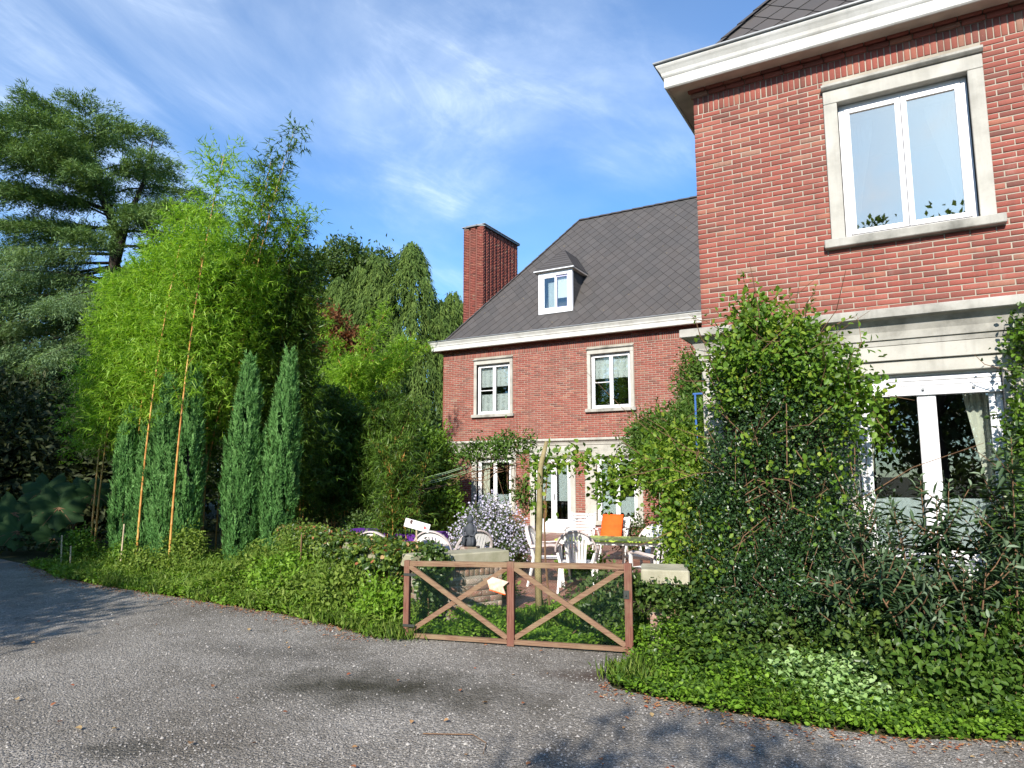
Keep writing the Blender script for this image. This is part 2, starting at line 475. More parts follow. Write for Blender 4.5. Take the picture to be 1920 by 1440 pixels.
# ------------------------------------------------------------------ ground, drive, terrace
def ground_mat():
    m, nt, b = new_mat('garden_soil')
    g = wcoords(nt)
    c = ramp(nt, noise(nt, g, 1.2, 6, 0.6), [(0.3, (0.030, 0.032, 0.014)), (0.55, (0.045, 0.055, 0.020)), (0.8, (0.065, 0.055, 0.030))])
    c = mixc(nt, rmap(nt, noise(nt, g, 30, 4, 0.7), 0.4, 0.7, 0, 0.6), c, (0.055, 0.040, 0.025))
    nt.links.new(c, b.inputs['Base Color']); b.inputs['Roughness'].default_value = 0.95; b.inputs['Specular IOR Level'].default_value = 0.1
    bump(nt, b, noise(nt, g, 25, 6, 0.7), 0.8, 0.03)
    return m
def drive_mat():
    m, nt, b = new_mat('drive_gravel')
    g = wcoords(nt)
    v = N_(nt, 'ShaderNodeTexVoronoi', Scale=60.0); nt.links.new(g, v.inputs['Vector'])
    v2 = N_(nt, 'ShaderNodeTexVoronoi', Scale=130.0); nt.links.new(g, v2.inputs['Vector'])
    sep = nt.nodes.new('ShaderNodeSeparateColor'); nt.links.new(v.outputs['Color'], sep.inputs[0])
    c = ramp(nt, sep.outputs[0], [(0.0, (0.13, 0.118, 0.105)), (0.45, (0.27, 0.248, 0.220)), (0.8, (0.36, 0.332, 0.298)), (1.0, (0.48, 0.445, 0.40))])
    sep2 = nt.nodes.new('ShaderNodeSeparateColor'); nt.links.new(v2.outputs['Color'], sep2.inputs[0])
    c = mixc(nt, 0.35, c, ramp(nt, sep2.outputs[1], [(0, (0.12, 0.11, 0.10)), (1, (0.42, 0.395, 0.36))]))
    # grit and earth worked into the surface in worn patches
    big = noise(nt, g, 0.55, 5, 0.6)
    c = mixc(nt, rmap(nt, big, 0.40, 0.68, 0.0, 0.62), c, (0.088, 0.074, 0.056))
    c = mixc(nt, rmap(nt, noise(nt, g, 2.1, 6, 0.7), 0.50, 0.72, 0.0, 0.55), c, (0.075, 0.062, 0.046))
    # the damp dark hollow in front of the gate: an elongated patch with ragged edges
    sp = nt.nodes.new('ShaderNodeSeparateXYZ'); nt.links.new(g, sp.inputs[0])
    def mth(op, a, bb=None):
        n = nt.nodes.new('ShaderNodeMath'); n.operation = op
        for i, s in enumerate((a, bb)):
            if s is None: continue
            if isinstance(s, (int, float)): n.inputs[i].default_value = s
            else: nt.links.new(s, n.inputs[i])
        return n.outputs[0]
    def patch(cx, cy, rx, ry, ang, soft):
        ca, sa = math.cos(ang), math.sin(ang)
        dx, dy = mth('SUBTRACT', sp.outputs[0], cx), mth('SUBTRACT', sp.outputs[1], cy)
        u = mth('DIVIDE', mth('ADD', mth('MULTIPLY', dx, ca), mth('MULTIPLY', dy, sa)), rx)
        w = mth('DIVIDE', mth('SUBTRACT', mth('MULTIPLY', dy, ca), mth('MULTIPLY', dx, sa)), ry)
        d = mth('SQRT', mth('ADD', mth('MULTIPLY', u, u), mth('MULTIPLY', w, w)))
        d = mth('ADD', d, mth('MULTIPLY', mth('SUBTRACT', noise(nt, g, 2.4, 9, 0.72), 0.5), 2.2))
        return rmap(nt, d, 1.05, 0.55 - soft, 0, 1)
    p1 = patch(-3.85, 4.55, 1.45, 0.66, 0.30, 0.5)
    p2 = patch(-5.4, 4.9, 1.5, 0.35, 0.2, 0.5)
    p3 = patch(-4.4, 2.75, 0.35, 0.2, 0.4, 0.2)
    p4 = patch(-2.3, 5.75, 0.6, 0.28, 0.3, 0.2)
    c = mixc(nt, mth('MULTIPLY', p1, 0.92), c, (0.036, 0.032, 0.019))
    c = mixc(nt, mth('MULTIPLY', p2, 0.5), c, (0.045, 0.042, 0.035))
    c = mixc(nt, mth('MULTIPLY', p3, 0.6), c, (0.04, 0.038, 0.03))
    c = mixc(nt, mth('MULTIPLY', p4, 0.75), c, (0.06, 0.036, 0.026))
    nt.links.new(c, b.inputs['Base Color'])
    nt.links.new(mth('SUBTRACT', 0.9, mth('MULTIPLY', p1, 0.25)), b.inputs['Roughness'])
    b.inputs['Specular IOR Level'].default_value = 0.25
    h = mth('ADD', mth('MULTIPLY', v.outputs['Distance'], -1.0), mth('MULTIPLY', v2.outputs['Distance'], -0.5))
    bump(nt, b, h, 1.0, 0.016)
    return m
M['soil'] = ground_mat(); M['drive'] = drive_mat()

# ground: one sheet to the horizon
gb = MB()
gb.add([(-900, -900, -0.03), (900, -900, -0.03), (900, 900, -0.03), (-900, 900, -0.03)], [(0, 1, 2, 3)])
tag(gb.build('ground', M['soil']), kind='structure', label='dark garden soil under the planting')

EDGE = [(-60, 9.5), (-24, 8.2), (-16.2, 7.35), (-14.4, 7.1), (-12.8, 6.6), (-11.2, 6.42), (-9.5, 6.36), (-6.95, 6.25), (-5.9, 6.08), (-5.05, 5.86), (-4.74, 6.1),
        (-3.5, 6.35), (-2.41, 6.62), (-2.30, 5.62), (-2.19, 5.47), (-1.5, 5.34), (-0.77, 5.32), (-0.13, 5.4), (0.53, 5.73), (2, 6.2), (14, 7.5)]
dr = MB()
dr.add([(x, y, 0.0) for x, y in EDGE] + [(14, -14, 0), (-60, -14, 0)], [tuple(reversed(range(len(EDGE) + 2)))])
tag(dr.build('driveway', M['drive']), kind='structure', label='grey gravel driveway with a damp dark patch')

# loose stones lying on the drive
def inside(P, poly):
    x, y = P[:, 0], P[:, 1]; c = np.zeros(len(P), bool); j = len(poly) - 1
    for i in range(len(poly)):
        xi, yi = poly[i]; xj, yj = poly[j]
        t = ((yi > y) != (yj > y)) & (x < (xj - xi) * (y - yi) / (yj - yi + 1e-12) + xi)
        c ^= t; j = i
    return c
def edge_y(x):
    return np.interp(x, [e[0] for e in EDGE], [e[1] for e in EDGE])
def stones():
    n = 36000
    # more of them close to the viewer, where single stones can be seen
    t = RNG.random(n) ** 1.6; rad = 3.6 + t * 10.5
    az = np.radians(RNG.uniform(-10, 70, n))
    P = np.stack([-np.sin(az) * rad, np.cos(az) * rad, np.zeros(n)], 1)
    P = P[P[:, 1] < edge_y(P[:, 0]) - 0.02]
    damp = np.hypot((P[:, 0] + 3.6) / 1.2, (P[:, 1] - 4.62 - .3*(P[:, 0] + 3.6)) / .5) < 1      # fines have washed over the stones in the damp hollow
    P = P[~(damp & (RNG.random(len(P)) < .85))]
    n = len(P)
    s = RNG.uniform(0.0045, 0.010, n) * (1 + (RNG.random(n) < 0.05) * 0.6)
    base = np.array([[1, 0, 0], [0.2, 1, 0.1], [-1, 0.2, 0], [-0.1, -1, 0.1], [0, 0, 0.8]])
    F0 = np.array([[0, 1, 4], [1, 2, 4], [2, 3, 4], [3, 0, 4]])
    a = RNG.random(n) * 6.28; ca, sa = np.cos(a)[:, None], np.sin(a)[:, None]
    B = base[None] * RNG.uniform(0.6, 1.4, (n, 5, 3)) * s[:, None, None]
    V = np.stack([B[..., 0] * ca - B[..., 1] * sa, B[..., 0] * sa + B[..., 1] * ca, B[..., 2]], -1) + P[:, None] + np.array([0, 0, 0.002])
    F = (np.arange(n) * 5)[:, None, None] + F0[None]
    m, nt, b = new_mat('loose_stone')
    nt.links.new(ramp(nt, attr(nt), [(0, (0.13, 0.118, 0.105)), (0.5, (0.25, 0.232, 0.21)), (0.9, (0.35, 0.325, 0.30)), (1, (0.46, 0.43, 0.385))]), b.inputs['Base Color'])
    b.inputs['Roughness'].default_value = 0.85
    o = np_obj('gravel', V.reshape(-1, 3), F.reshape(-1, 3), m, None, np.repeat(RNG.random(n), 5), 'stuff')
    tag(o, 'loose grey gravel stones scattered over the driveway', 'gravel')
stones()

# terrace of red clay pavers behind the gate
def terrace():
    m, nt, b = new_mat('red_paver')
    c = ramp(nt, nt.nodes.new('ShaderNodeObjectInfo').outputs['Random'], [(0, (0.17, 0.07, 0.05)), (0.5, (0.25, 0.10, 0.07)), (1, (0.31, 0.15, 0.11))])
    g = wcoords(nt)
    c = mixc(nt, rmap(nt, noise(nt, g, 7, 5, 0.65), 0.4, 0.75, 0, 0.7), c, (0.12, 0.10, 0.07))
    nt.links.new(c, b.inputs['Base Color']); b.inputs['Roughness'].default_value = 0.6
    bump(nt, b, noise(nt, g, 40, 4), 0.3, 0.004)
    base = MB().box(-12.6, -2.2, 7.9, 18.7, -0.02, 0.005).build('terrace', M['soil'])
    tag(base, 'terrace of red clay pavers in front of the rear wing', None, None, 'structure')
    w = 0.30
    meshes = []
    for k in range(3):
        mb = MB().bev(-w/2+.004, w/2-.004, -w/2+.004, w/2-.004, 0.0, 0.02, 0.003); o = mb.build('paver', m, base); meshes.append(o.data)
        bpy.data.objects.remove(o)
    n = 0
    cells = []
    for i in range(35):
        for j in range(36):
            x, y = -12.45 + i*w, 8.05 + j*w
            dep = 0.497 * -x + 0.868 * y
            cells.append((dep if -6.3 < x < -2.6 else dep + 20, x, y))
    cells.sort()
    rest = MB()
    for q, (d_, x, y) in enumerate(cells):
        z = 0.006 + random.uniform(0, 0.004)
        if q < 300:
            o = bpy.data.objects.new('paver', meshes[q % 3]); o.location = (x, y, z); o.rotation_euler = (random.uniform(-.008, .008), random.uniform(-.008, .008), 0)
            link(o, base)
        else:
            rest.box(x-w/2+.004, x+w/2-.004, y-w/2+.004, y+w/2-.004, z, z+0.02)
    rest.build('paver_field', m, base, 'stuff')
terrace()

# ------------------------------------------------------------------ brick houses
CH, BL, BH, JT = 0.0625, 0.21, 0.051, 0.0115
def slab(mb, a0, a1, z0, z1, ops, y0, y1, xf=None):
    """wall slab with rectangular openings, cut into boxes"""
    xs = sorted({a0, a1, *[min(max(v, a0), a1) for o in ops for v in o[:2]]}); zs = sorted({z0, z1, *[min(max(v, z0), z1) for o in ops for v in o[2:]]})
    for i in range(len(xs)-1):
        z = None
        for j in range(len(zs)-1):
            cx, cz = (xs[i]+xs[i+1])/2, (zs[j]+zs[j+1])/2
            hole = any(o[0] < cx < o[1] and o[2] < cz < o[3] for o in ops)
            if not hole and z is None: z = zs[j]
            if (hole or j == len(zs)-2) and z is not None:
                t = zs[j] if hole else zs[j+1]
                b = len(mb.v); mb.box(xs[i], xs[i+1], y0, y1, z, t)
                if xf: mb.v[b:] = [xf(p) for p in mb.v[b:]]
                z = None
    return mb
def lay_bricks(a0, a1, z0, z1, ops):
    """running bond: list of (x0, x1, z0, z1, whole)"""
    out = []; k = 0; z = z0
    while z + BH <= z1 + 0.012:
        zt = min(z + BH, z1)
        iv = [(a0, a1)]
        for o in ops:
            if o[2] < z + BH*0.6 and o[3] > z + BH*0.4:
                nv = []
                for (p, q) in iv:
                    if o[1] <= p or o[0] >= q: nv.append((p, q)); continue
                    if o[0] > p: nv.append((p, o[0]))
                    if o[1] < q: nv.append((o[1], q))
                iv = nv
        per = BL + JT; x = a0 - (per/2 if k % 2 else 0)
        while x < a1:
            for (p, q) in iv:
                u, v = max(x, p), min(x + BL, q)
                if v - u > 0.025: out.append((u, v, z, zt, v - u > BL - 0.002 and zt - z > BH - 0.002))
            x += per
        z += CH; k += 1
    return out
def bricks_np(bl, y, depth=0.03, xf=None, plain_=False):
    """front + 4 side faces for each brick, slightly uneven"""
    B = np.array([b[:4] for b in bl]); n = len(B)
    j = lambda s: RNG.normal(size=n) * s
    x0, x1, z0, z1 = B[:, 0] + j(.0012), B[:, 1] + j(.0012), B[:, 2] + j(.001), B[:, 3] + j(.001)
    yf = y + j(.0012); c = 0.004
    V = np.stack([np.stack(p, 1) for p in (
        (x0, np.full(n, y + depth), z0), (x1, np.full(n, y + depth), z0), (x1, np.full(n, y + depth), z1), (x0, np.full(n, y + depth), z1),
        (x0, yf + c, z0), (x1, yf + c, z0), (x1, yf + c, z1), (x0, yf + c, z1),
        (x0 + c, yf, z0 + c), (x1 - c, yf, z0 + c), (x1 - c, yf, z1 - c), (x0 + c, yf, z1 - c))], 1).reshape(-1, 3)
    if plain_:
        V = V.reshape(n, 12, 3)[:, [0, 1, 2, 3, 8, 9, 10, 11]].reshape(-1, 3)
    if xf is not None: V = np.array([xf(p) for p in V])
    if plain_:
        F0 = np.array([[4, 5, 6, 7], [0, 1, 5, 4], [1, 2, 6, 5], [2, 3, 7, 6], [3, 0, 4, 7]])
        return V, ((np.arange(n) * 8)[:, None, None] + F0[None]).reshape(-1, 4), np.repeat(RNG.random(n), 8)
    F0 = np.array([[8, 9, 10, 11], [4, 5, 9, 8], [5, 6, 10, 9], [6, 7, 11, 10], [7, 4, 8, 11], [0, 1, 5, 4], [1, 2, 6, 5], [2, 3, 7, 6], [3, 0, 4, 7]])
    F = ((np.arange(n) * 12)[:, None, None] + F0[None]).reshape(-1, 4)
    return V, F, np.repeat(RNG.random(n), 12)
BRICK_MESH = []
def brick_variants():
    for k in range(6):
        V, F, _ = bricks_np([(-BL/2, BL/2, -BH/2, BH/2)], 0.0)
        V = V + RNG.normal(size=V.shape) * 0.0007
        me = np_mesh('brick', V, F); me.materials.append(M['brick1']); BRICK_MESH.append(me)
brick_variants()
def brick_wall(parent, a0, a1, z0, z1, ops, y, single=None, xf=None):
    """parent: the wall part. single(x,z)->priority or None picks bricks that become objects"""
    bl = lay_bricks(a0, a1, z0, z1, ops)
    picked = set()
    if single:
        sc = sorted(((single((b[0]+b[1])/2, (b[2]+b[3])/2), i) for i, b in enumerate(bl) if b[4] and single((b[0]+b[1])/2, (b[2]+b[3])/2) is not None))
        picked = {i for _, i in sc[:300]}
        for i in picked:
            b = bl[i]
            o = bpy.data.objects.new('brick', BRICK_MESH[i % 6]); o.location = ((b[0]+b[1])/2, y + random.gauss(0, .0012), (b[2]+b[3])/2)
            o.rotation_euler = (random.gauss(0, .006), random.gauss(0, .004), random.gauss(0, .006))
            link(o, parent)
    V, F, r_ = bricks_np([b for i, b in enumerate(bl) if i not in picked], y, xf=xf)
    np_obj('brick_courses', V, F, M['brick'], parent, r_, 'stuff')
def soldiers(parent, a0, a1, z0, h, y):
    bl = []; x = a0
    while x < a1: bl.append((x, min(x + 0.052, a1), z0, z0 + h, True)); x += 0.0625
    V, F, r_ = bricks_np(bl, y); np_obj('soldier_course', V, F, M['brick'], parent, r_, 'stuff')

def window(parent, x0, x1, z0, z1, y, leaves_=2, glass='glass', fw=0.055, sw=0.05, mat='pvc', mull=None, name='window', inner=None, solid_to=None):
    """casement window: frame mesh > sash, pane. front of the frame at y"""
    f = MB()
    f.bev(x0, x0+fw, y, y+.07, z0, z1, .004).bev(x1-fw, x1, y, y+.07, z0, z1, .004)
    f.bev(x0+fw, x1-fw, y+.001, y+.069, z1-fw, z1, .004).bev(x0+fw, x1-fw, y+.001, y+.069, z0, z0+fw, .004)
    w = f.build(name, M[mat], parent)
    n = leaves_; ix0, ix1 = x0+fw, x1-fw; lw = (ix1-ix0)/n
    for k in range(n):
        a, b = ix0 + k*lw + .003, ix0 + (k+1)*lw - .003; c, d = z0+fw+.003, z1-fw-.003
        yy = y - .012
        s = MB()
        s.bev(a, a+sw, yy, yy+.05, c, d, .005).bev(b-sw, b, yy, yy+.05, c, d, .005)
        s.bev(a+sw, b-sw, yy+.001, yy+.049, d-sw, d, .005).bev(a+sw, b-sw, yy+.001, yy+.049, c, c+sw, .005)
        if solid_to: s.bev(a+sw, b-sw, yy+.006, yy+.044, c+sw, solid_to, .008)
        s.build('sash', M[inner or mat], w)
        MB().box(a+sw-.004, b-sw+.004, yy+.022, yy+.03, (solid_to or c+sw)-.004, d-sw+.004).build('pane', M[glass], w)
    if mull:
        xm = (x0+x1)/2
        MB().bev(xm-mull/2, xm+mull/2, y-.03, y+.06, z0+.01, z1-.01, .008).build('mullion', M[mat], w)
    return w
def drape(parent, x0, x1, z0, z1, y, mat, wave=.02, n=24, per=.09, scallop=0, name='curtain', gather=None, amp_z=.05):
    """hanging cloth with folds; optional scalloped hem or a side it is gathered to"""
    nz = 8; vs = []
    for j in range(nz+1):
        t = j/nz
        for i in range(n+1):
            u = i/n; x = x0 + (x1-x0)*u
            zb = z0 + (amp_z*abs(math.sin(u*math.pi*scallop)) if scallop else 0)
            z = z1 + (zb-z1)*t
            if gather is not None:
                k = math.sin(t*math.pi*.5)**1.5*0.72
                x = x + (gather-x)*k
            vs.append((x, y + wave*math.sin((x-x0)*2*math.pi/per + t) , z))
    fs = [(j*(n+1)+i, j*(n+1)+i+1, (j+1)*(n+1)+i+1, (j+1)*(n+1)+i) for j in range(nz) for i in range(n)]
    return MB().add(vs, fs).build(name, M[mat], parent, smooth=True)
def surround(parent, x0, x1, z0, z1, y, jw=.14, hh=.17, proud=.03, deep=.12, head=.06, sill=.10, sx=.07):
    """stone frame round an opening x0..x1, z0..z1 with moulded head and projecting sill"""
    s = MB()
    s.bev(x0-jw, x0, y-proud, y+deep, z0, z1, .006).bev(x1, x1+jw, y-proud, y+deep, z0, z1, .006)
    s.bev(x0-jw, x1+jw, y-proud-.002, y+deep, z1+.001, z1+hh, .006)
    o = s.build('window_surround', M['stone'], parent)
    if head:
        h = MB(); p = [(0.0, z1+hh), (.055, z1+hh+.004), (.075, z1+hh+.02), (.085, z1+hh+.03), (.085, z1+hh+head), (0, z1+hh+head+.012)]
        sweep(h, [(x0-jw-.01, y), (x1+jw+.01, y)], p, 1).build('head_moulding', M['ledge'], o)
    b = MB().bev(x0-jw-sx, x1+jw+sx, y-.09, y+deep+.02, z0-sill, z0-.002, .008)
    b.build('window_sill', M['ledge'], parent)
    return o

# lozenge slates -----------------------------------------------------------
def clip(poly, a, b):
    """keep the part of 2D poly left of the line a->b"""
    out = []; n = len(poly)
    sd = lambda p: (b[0]-a[0])*(p[1]-a[1]) - (b[1]-a[1])*(p[0]-a[0])
    for i in range(n):
        p, q = poly[i], poly[(i+1) % n]; sp, sq = sd(p), sd(q)
        if sp >= 0: out.append(p)
        if (sp >= 0) != (sq >= 0):
            t = sp/(sp-sq); out.append((p[0]+(q[0]-p[0])*t, p[1]+(q[1]-p[1])*t))
    return out
def slates(parent, O, u, v, nrm, poly, w, h, prio=None, nmax=300, holes=()):
    O, u, v, nrm = Vector(O), Vector(u), Vector(v), Vector(nrm)
    us = [p[0] for p in poly]; vs_ = [p[1] for p in poly]
    T = 0.009; gap = 0.0035
    def lift(p, tip):  # the lower tip of a slate rides on its neighbours
        return 0.004 + 0.016 * (1 - (p[1]-tip)/h)
    def pts(P2, cu, cv):
        return [O + u*p[0] + v*p[1] + nrm*lift(p, cv-h/2) for p in P2]
    full = [(0, -h/2+gap), (w/2-gap*.8, 0), (0, h/2-gap), (-w/2+gap*.8, 0)]
    base = None; rest = MB(); cells = []
    j = 0; cv = min(vs_)
    while cv < max(vs_) + h:
        cu = min(us) - w + (w/2 if j % 2 else 0)
        while cu < max(us) + w: cells.append((cu, cv)); cu += w
        cv += h/2; j += 1
    todo = []
    for (cu, cv) in cells:
        P2 = [(cu+p[0], cv+p[1]) for p in full]; q = P2
        for i in range(len(poly)):
            q = clip(q, poly[i], poly[(i+1) % len(poly)])
            if len(q) < 3: break
        if len(q) < 3: continue
        if any(a <= cu <= b and c <= cv <= d for (a, b, c, d) in holes): continue
        whole = len(q) == 4 and all(abs(a[0]-b[0])+abs(a[1]-b[1]) < 1e-6 for a, b in zip(q, P2))
        todo.append((prio(O + u*cu + v*cv) if prio else 0, cu, cv, q, whole))
    todo.sort(key=lambda t: t[0])
    rot = Matrix((u, v, nrm)).transposed().to_euler()
    n = 0
    for (_, cu, cv, q, whole) in todo:
        if whole and n < nmax:
            if base is None:
                mb = MB(); P = [Vector((p[0], p[1], lift((p[0], p[1]), -h/2))) for p in full]
                mb.prism(P, (0, 0, T)); t = mb.build('slate', M['slate1'], parent); base = t.data; bpy.data.objects.remove(t)
            o = bpy.data.objects.new('slate', base); o.location = O + u*cu + v*cv; o.rotation_euler = rot
            link(o, parent); n += 1
        else:
            rest.cur = random.random(); rest.prism(pts(q, cu, cv), nrm*T)
    if rest.v: rest.build('slate_field', M['slate'], parent, 'stuff', attr=True)

GUTTER = lambda z: [(0.0, z-.33), (.27, z-.33), (.285, z-.31), (.285, z-.19), (.295, z-.18), (.305, z-.165), (.315, z-.13), (.34, z-.09), (.355, z-.07), (.37, z-.05), (.37, z-.012), (0.0, z-.012)]
def eaves(parent, path, z, out):
    g = MB(); p = GUTTER(z)
    white = [(0.27, z-.325), (.285, z-.31), (.285, z-.19), (.295, z-.18), (.305, z-.165), (.315, z-.13), (.34, z-.09), (.355, z-.07), (.365, z-.05), (.365, z-.03), (.25, z-.03), (.25, z-.325)]
    f = sweep(MB(), path, white, out).build('gutter', M['paint'], parent)
    sweep(MB(), path, [(-.02, z-.30), (.249, z-.315), (.249, z-.29), (-.02, z-.28)], out).build('soffit', M['soffit'], parent)
    sweep(MB(), path, [(.0, z-.029), (.385, z-.029), (.392, z-.02), (.392, z-.004), (.38, z+.004), (.0, z+.004)], out).build('zinc_lining', M['zinc'], f)

def dep(p): return 0.497 * -p[0] + 0.868 * p[1]

# ================================================================== near wing
YN, XN = 8.21, -2.06
nh = empty('brick_house', (0, 0, 0))
tag(nh, 'tall front wing of the red brick house with roller shutter over its ground floor window', 'house')
XR = 4.6
up_ops = [(-0.44, 0.80, 4.30, 5.92)]
lo_ops = [(-0.46, 0.87, 0.82, 3.02)]
wall_up = slab(MB(), XN, XR, 3.40, 6.56, up_ops, YN+.008, YN+.26).build('upper_wall', M['mortar'], nh)
brick_wall(wall_up, XN, XR, 3.452, 6.235, [(-0.58, 0.94, 4.20, 6.16)], YN,
           single=lambda x, z: (x*-.35 + abs(z-4.6)*.2) if (-1.9 < x < 0.98 and z > 3.7) else None)
soldiers(wall_up, XN, XR, 6.202, 0.216, YN)
for i, (o, z) in enumerate(((.028, 6.425), (.055, 6.49))):
    bl = lay_bricks(XN - o, XR, z, z + .05, []); V, F, r_ = bricks_np(bl, YN - o, .06); np_obj('corbel_course', V, F, M['brick'], wall_up, r_, 'stuff')
wall_lo = slab(MB(), XN, XR, -0.05, 3.40, lo_ops, YN+.008, YN+.26).build('ground_floor_wall', M['mortar'], nh)
brick_wall(wall_lo, XN + .24, XR, 0.02, 3.05, [(-0.72, 1.06, .62, 3.08)], YN)
# side wall (seen only from further along the drive) and the rest of the shell
sidexf = lambda p: (XN + p[1], YN + .01 + p[0], p[2])
side = slab(MB(), 0.26, 9.9, -0.05, 6.56, [], .008, .25, lambda p: (XN + p[1], YN + p[0], p[2])).build('side_wall', M['mortar'], nh)
bl = [b for b in lay_bricks(0.0, 3.6, 3.452, 6.40, [])]
V, F, r_ = bricks_np([(-b[1], -b[0], b[2], b[3]) for b in bl], 0.0, xf=lambda p: (XN + p[1], YN - p[0] + .004, p[2]))
np_obj('brick_courses', V, F, M['brick'], side, r_, 'stuff')
sh = MB().box(XR-.2, XR, YN+.26, 17.9, -.05, 6.55).box(XN+.25, XR-.2, 17.7, 17.9, -.05, 6.55)
sh.box(XN+.25, XR-.2, YN+.26, 17.7, 6.45, 6.55).box(XN+.25, XR-.2, YN+.26, 17.7, 3.2, 3.4).box(XN+.25, XR-.2, YN+.26, 17.7, .3, .5)
sh.box(XN+.25, XR-.2, YN+3.0, YN+3.1, .5, 6.45)
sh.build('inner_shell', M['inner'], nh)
# stone string course above the ground floor
sc = MB(); sweep(sc, [(XN, 17.5), (XN, YN), (XR, YN)], [(0, 3.445), (.20, 3.43), (.215, 3.42), (.215, 3.335), (.20, 3.325), (.15, 3.315), (.10, 3.27), (.07, 3.20), (.065, 3.12), (.045, 3.115), (.04, 3.06), (0, 3.055)], 1)
sc.build('string_course', M['ledge'], nh)
# stone portal of the ground floor window
pt = MB()
pt.bev(-.72, 1.02, YN-.045, YN+.10, 2.90, 3.053, .004)                  # frieze
pt.bev(-.72, -.46, YN-.045, YN+.10, .84, 2.898, .004).bev(.95, 1.02, YN-.045, YN+.10, .84, 2.898, .004)
pt.bev(-.455, .948, YN-.012, YN+.10, 2.76, 2.898, .006).bev(.86, .948, YN-.012, YN+.10, .84, 2.758, .006)
pt.build('window_surround', M['stone'], nh)
MB().bev(XN-.012, XN+.22, YN-.03, YN+.02, -.05, 3.05, .01).build('corner_stone', M['stone'], nh)
MB().bev(-.80, 1.10, YN-.12, YN+.20, .70, .828, .012).build('window_sill', M['pvc'], nh)
w = window(nh, -.45, .858, .835, 2.755, YN+.12, 2, 'glass', .06, .055, mull=.17)
drape(w, -.36, .80, .98, 1.47, YN+.24, 'net', .010, 60, .06, name='cafe_net')
drape(w, .52, .79, 1.0, 2.75, YN+.34, 'curtain', .022, 24, .06, gather=.80)
drape(w, -.40, -.27, 1.0, 2.75, YN+.34, 'curtain', .02, 16, .05, gather=-.40)
# roller shutter, let down a hand's breadth
rs = MB().bev(-.452, .856, YN+.06, YN+.085, 2.53, 2.625, .004)
rsh = rs.build('roller_shutter', M['pvc'], nh)
for z in (2.629, 2.680, 2.731): MB().bev(-.452, .856, YN+.064, YN+.082, z, z+.046, .006).build('slat', M['pvc'], rsh)
for x in (.18, .62): MB().bev(x-.012, x+.012, YN+.035, YN+.061, 2.575, 2.60, .004).build('stop', M['zinc'], rsh)
# upper window
surround(nh, -.44, .80, 4.30, 5.90, YN, .14, .16, .03, .13, .055)
w = window(nh, -.438, .798, 4.302, 5.898, YN+.085, 2, 'glass_warm_reflection', .055, .055)
drape(w, -.37, -.10, 4.42, 5.75, YN+.26, 'net', .015, 24, .06, gather=-.36)
drape(w, .40, .74, 4.42, 5.75, YN+.26, 'net', .015, 24, .06, gather=.73)
# eaves and roof
eaves(nh, [(XN, 17.5), (XN, YN), (XR, YN)], 6.82, 1)
PT = 1.37
def hip_roof(parent, E, s, xr, y2, clad, **kw):
    """roof field: eave corner E, hip run s, right end xr, far eave y2; slopes PT"""
    k = 1/math.sqrt(1+PT*PT)
    rz = E[2] + s*PT
    b = MB()
    A, B_, C_, D = (E[0], E[1], E[2]), (xr, E[1], E[2]), (xr, E[1]+s, rz), (E[0]+s, E[1]+s, rz)
    A2, B2 = (E[0], y2, E[2]), (xr, y2, E[2]); D2 = (E[0]+s, y2-s, rz); C2 = (xr, y2-s, rz)
    b.add([A, B_, C_, D, A2, B2, C2, D2], [(0, 1, 2, 3), (4, 0, 3, 7), (5, 4, 7, 6), (3, 2, 6, 7), (1, 5, 6, 2), (0, 4, 5, 1)])
    r_ = b.build('roof', M['slate'], parent)
    L = s/k
    slates(r_, E, (1, 0, 0), (0, k, PT*k), (0, -PT*k, k), [(0, 0), (xr-E[0], 0), (xr-E[0], L), (s, L)], clad[0], clad[1], **kw)
    slates(r_, (E[0], y2, E[2]), (0, -1, 0), (k, 0, PT*k), (-PT*k, 0, k), [(0, 0), (y2-E[1], 0), (y2-E[1]-s, L), (s, L)], clad[0], clad[1], nmax=0)
    # hip capping
    d = Vector((1, 1, PT)); n = int(s*d.length/.34); cap = None
    for i in range(n):
        p0 = Vector(E) + d*(s*i/n); p1 = Vector(E) + d*(s*(i+1.12)/n)
        mb = MB(); up = Vector((-1, -1, 2/PT)).normalized(); sd = d.cross(up).normalized()
        dn1, dn2 = (sd*.1 - up*.035), (-sd*.1 - up*.035)
        l0, l1 = .030, .042
        mb.add([p0+up*l1, p0+up*l1+dn1, p1+up*l0+dn1, p1+up*l0, p0+up*l1+dn2, p1+up*l0+dn2, p0+up*(l1-.012), p0+up*(l1-.012)+dn1, p0+up*(l1-.012)+dn2],
               [(0, 1, 2, 3), (4, 0, 3, 5), (0, 6, 7, 1), (4, 8, 6, 0)])
        mb.build('hip_cap', M['slate1'], r_)
    n = int((xr-D[0])/.4)
    for i in range(n):
        x0 = D[0] + i*.4
        mb = MB(); l0, l1 = rz+.035, rz+.05
        mb.add([(x0, E[1]+s, l1), (x0+.43, E[1]+s, l0), (x0, E[1]+s-.12, l1-.09), (x0+.43, E[1]+s-.12, l0-.09), (x0, E[1]+s+.12, l1-.09), (x0+.43, E[1]+s+.12, l0-.09)],
               [(0, 2, 3, 1), (4, 0, 1, 5)])
        mb.build('ridge_cap', M['slate1'], r_)
    return r_
hip_roof(nh, (XN-.03, YN-.03, 6.81), 3.4, XR, 17.4, (.36, .42), prio=lambda p: abs(p[0]+1.2)+(p[1]-8), nmax=90)

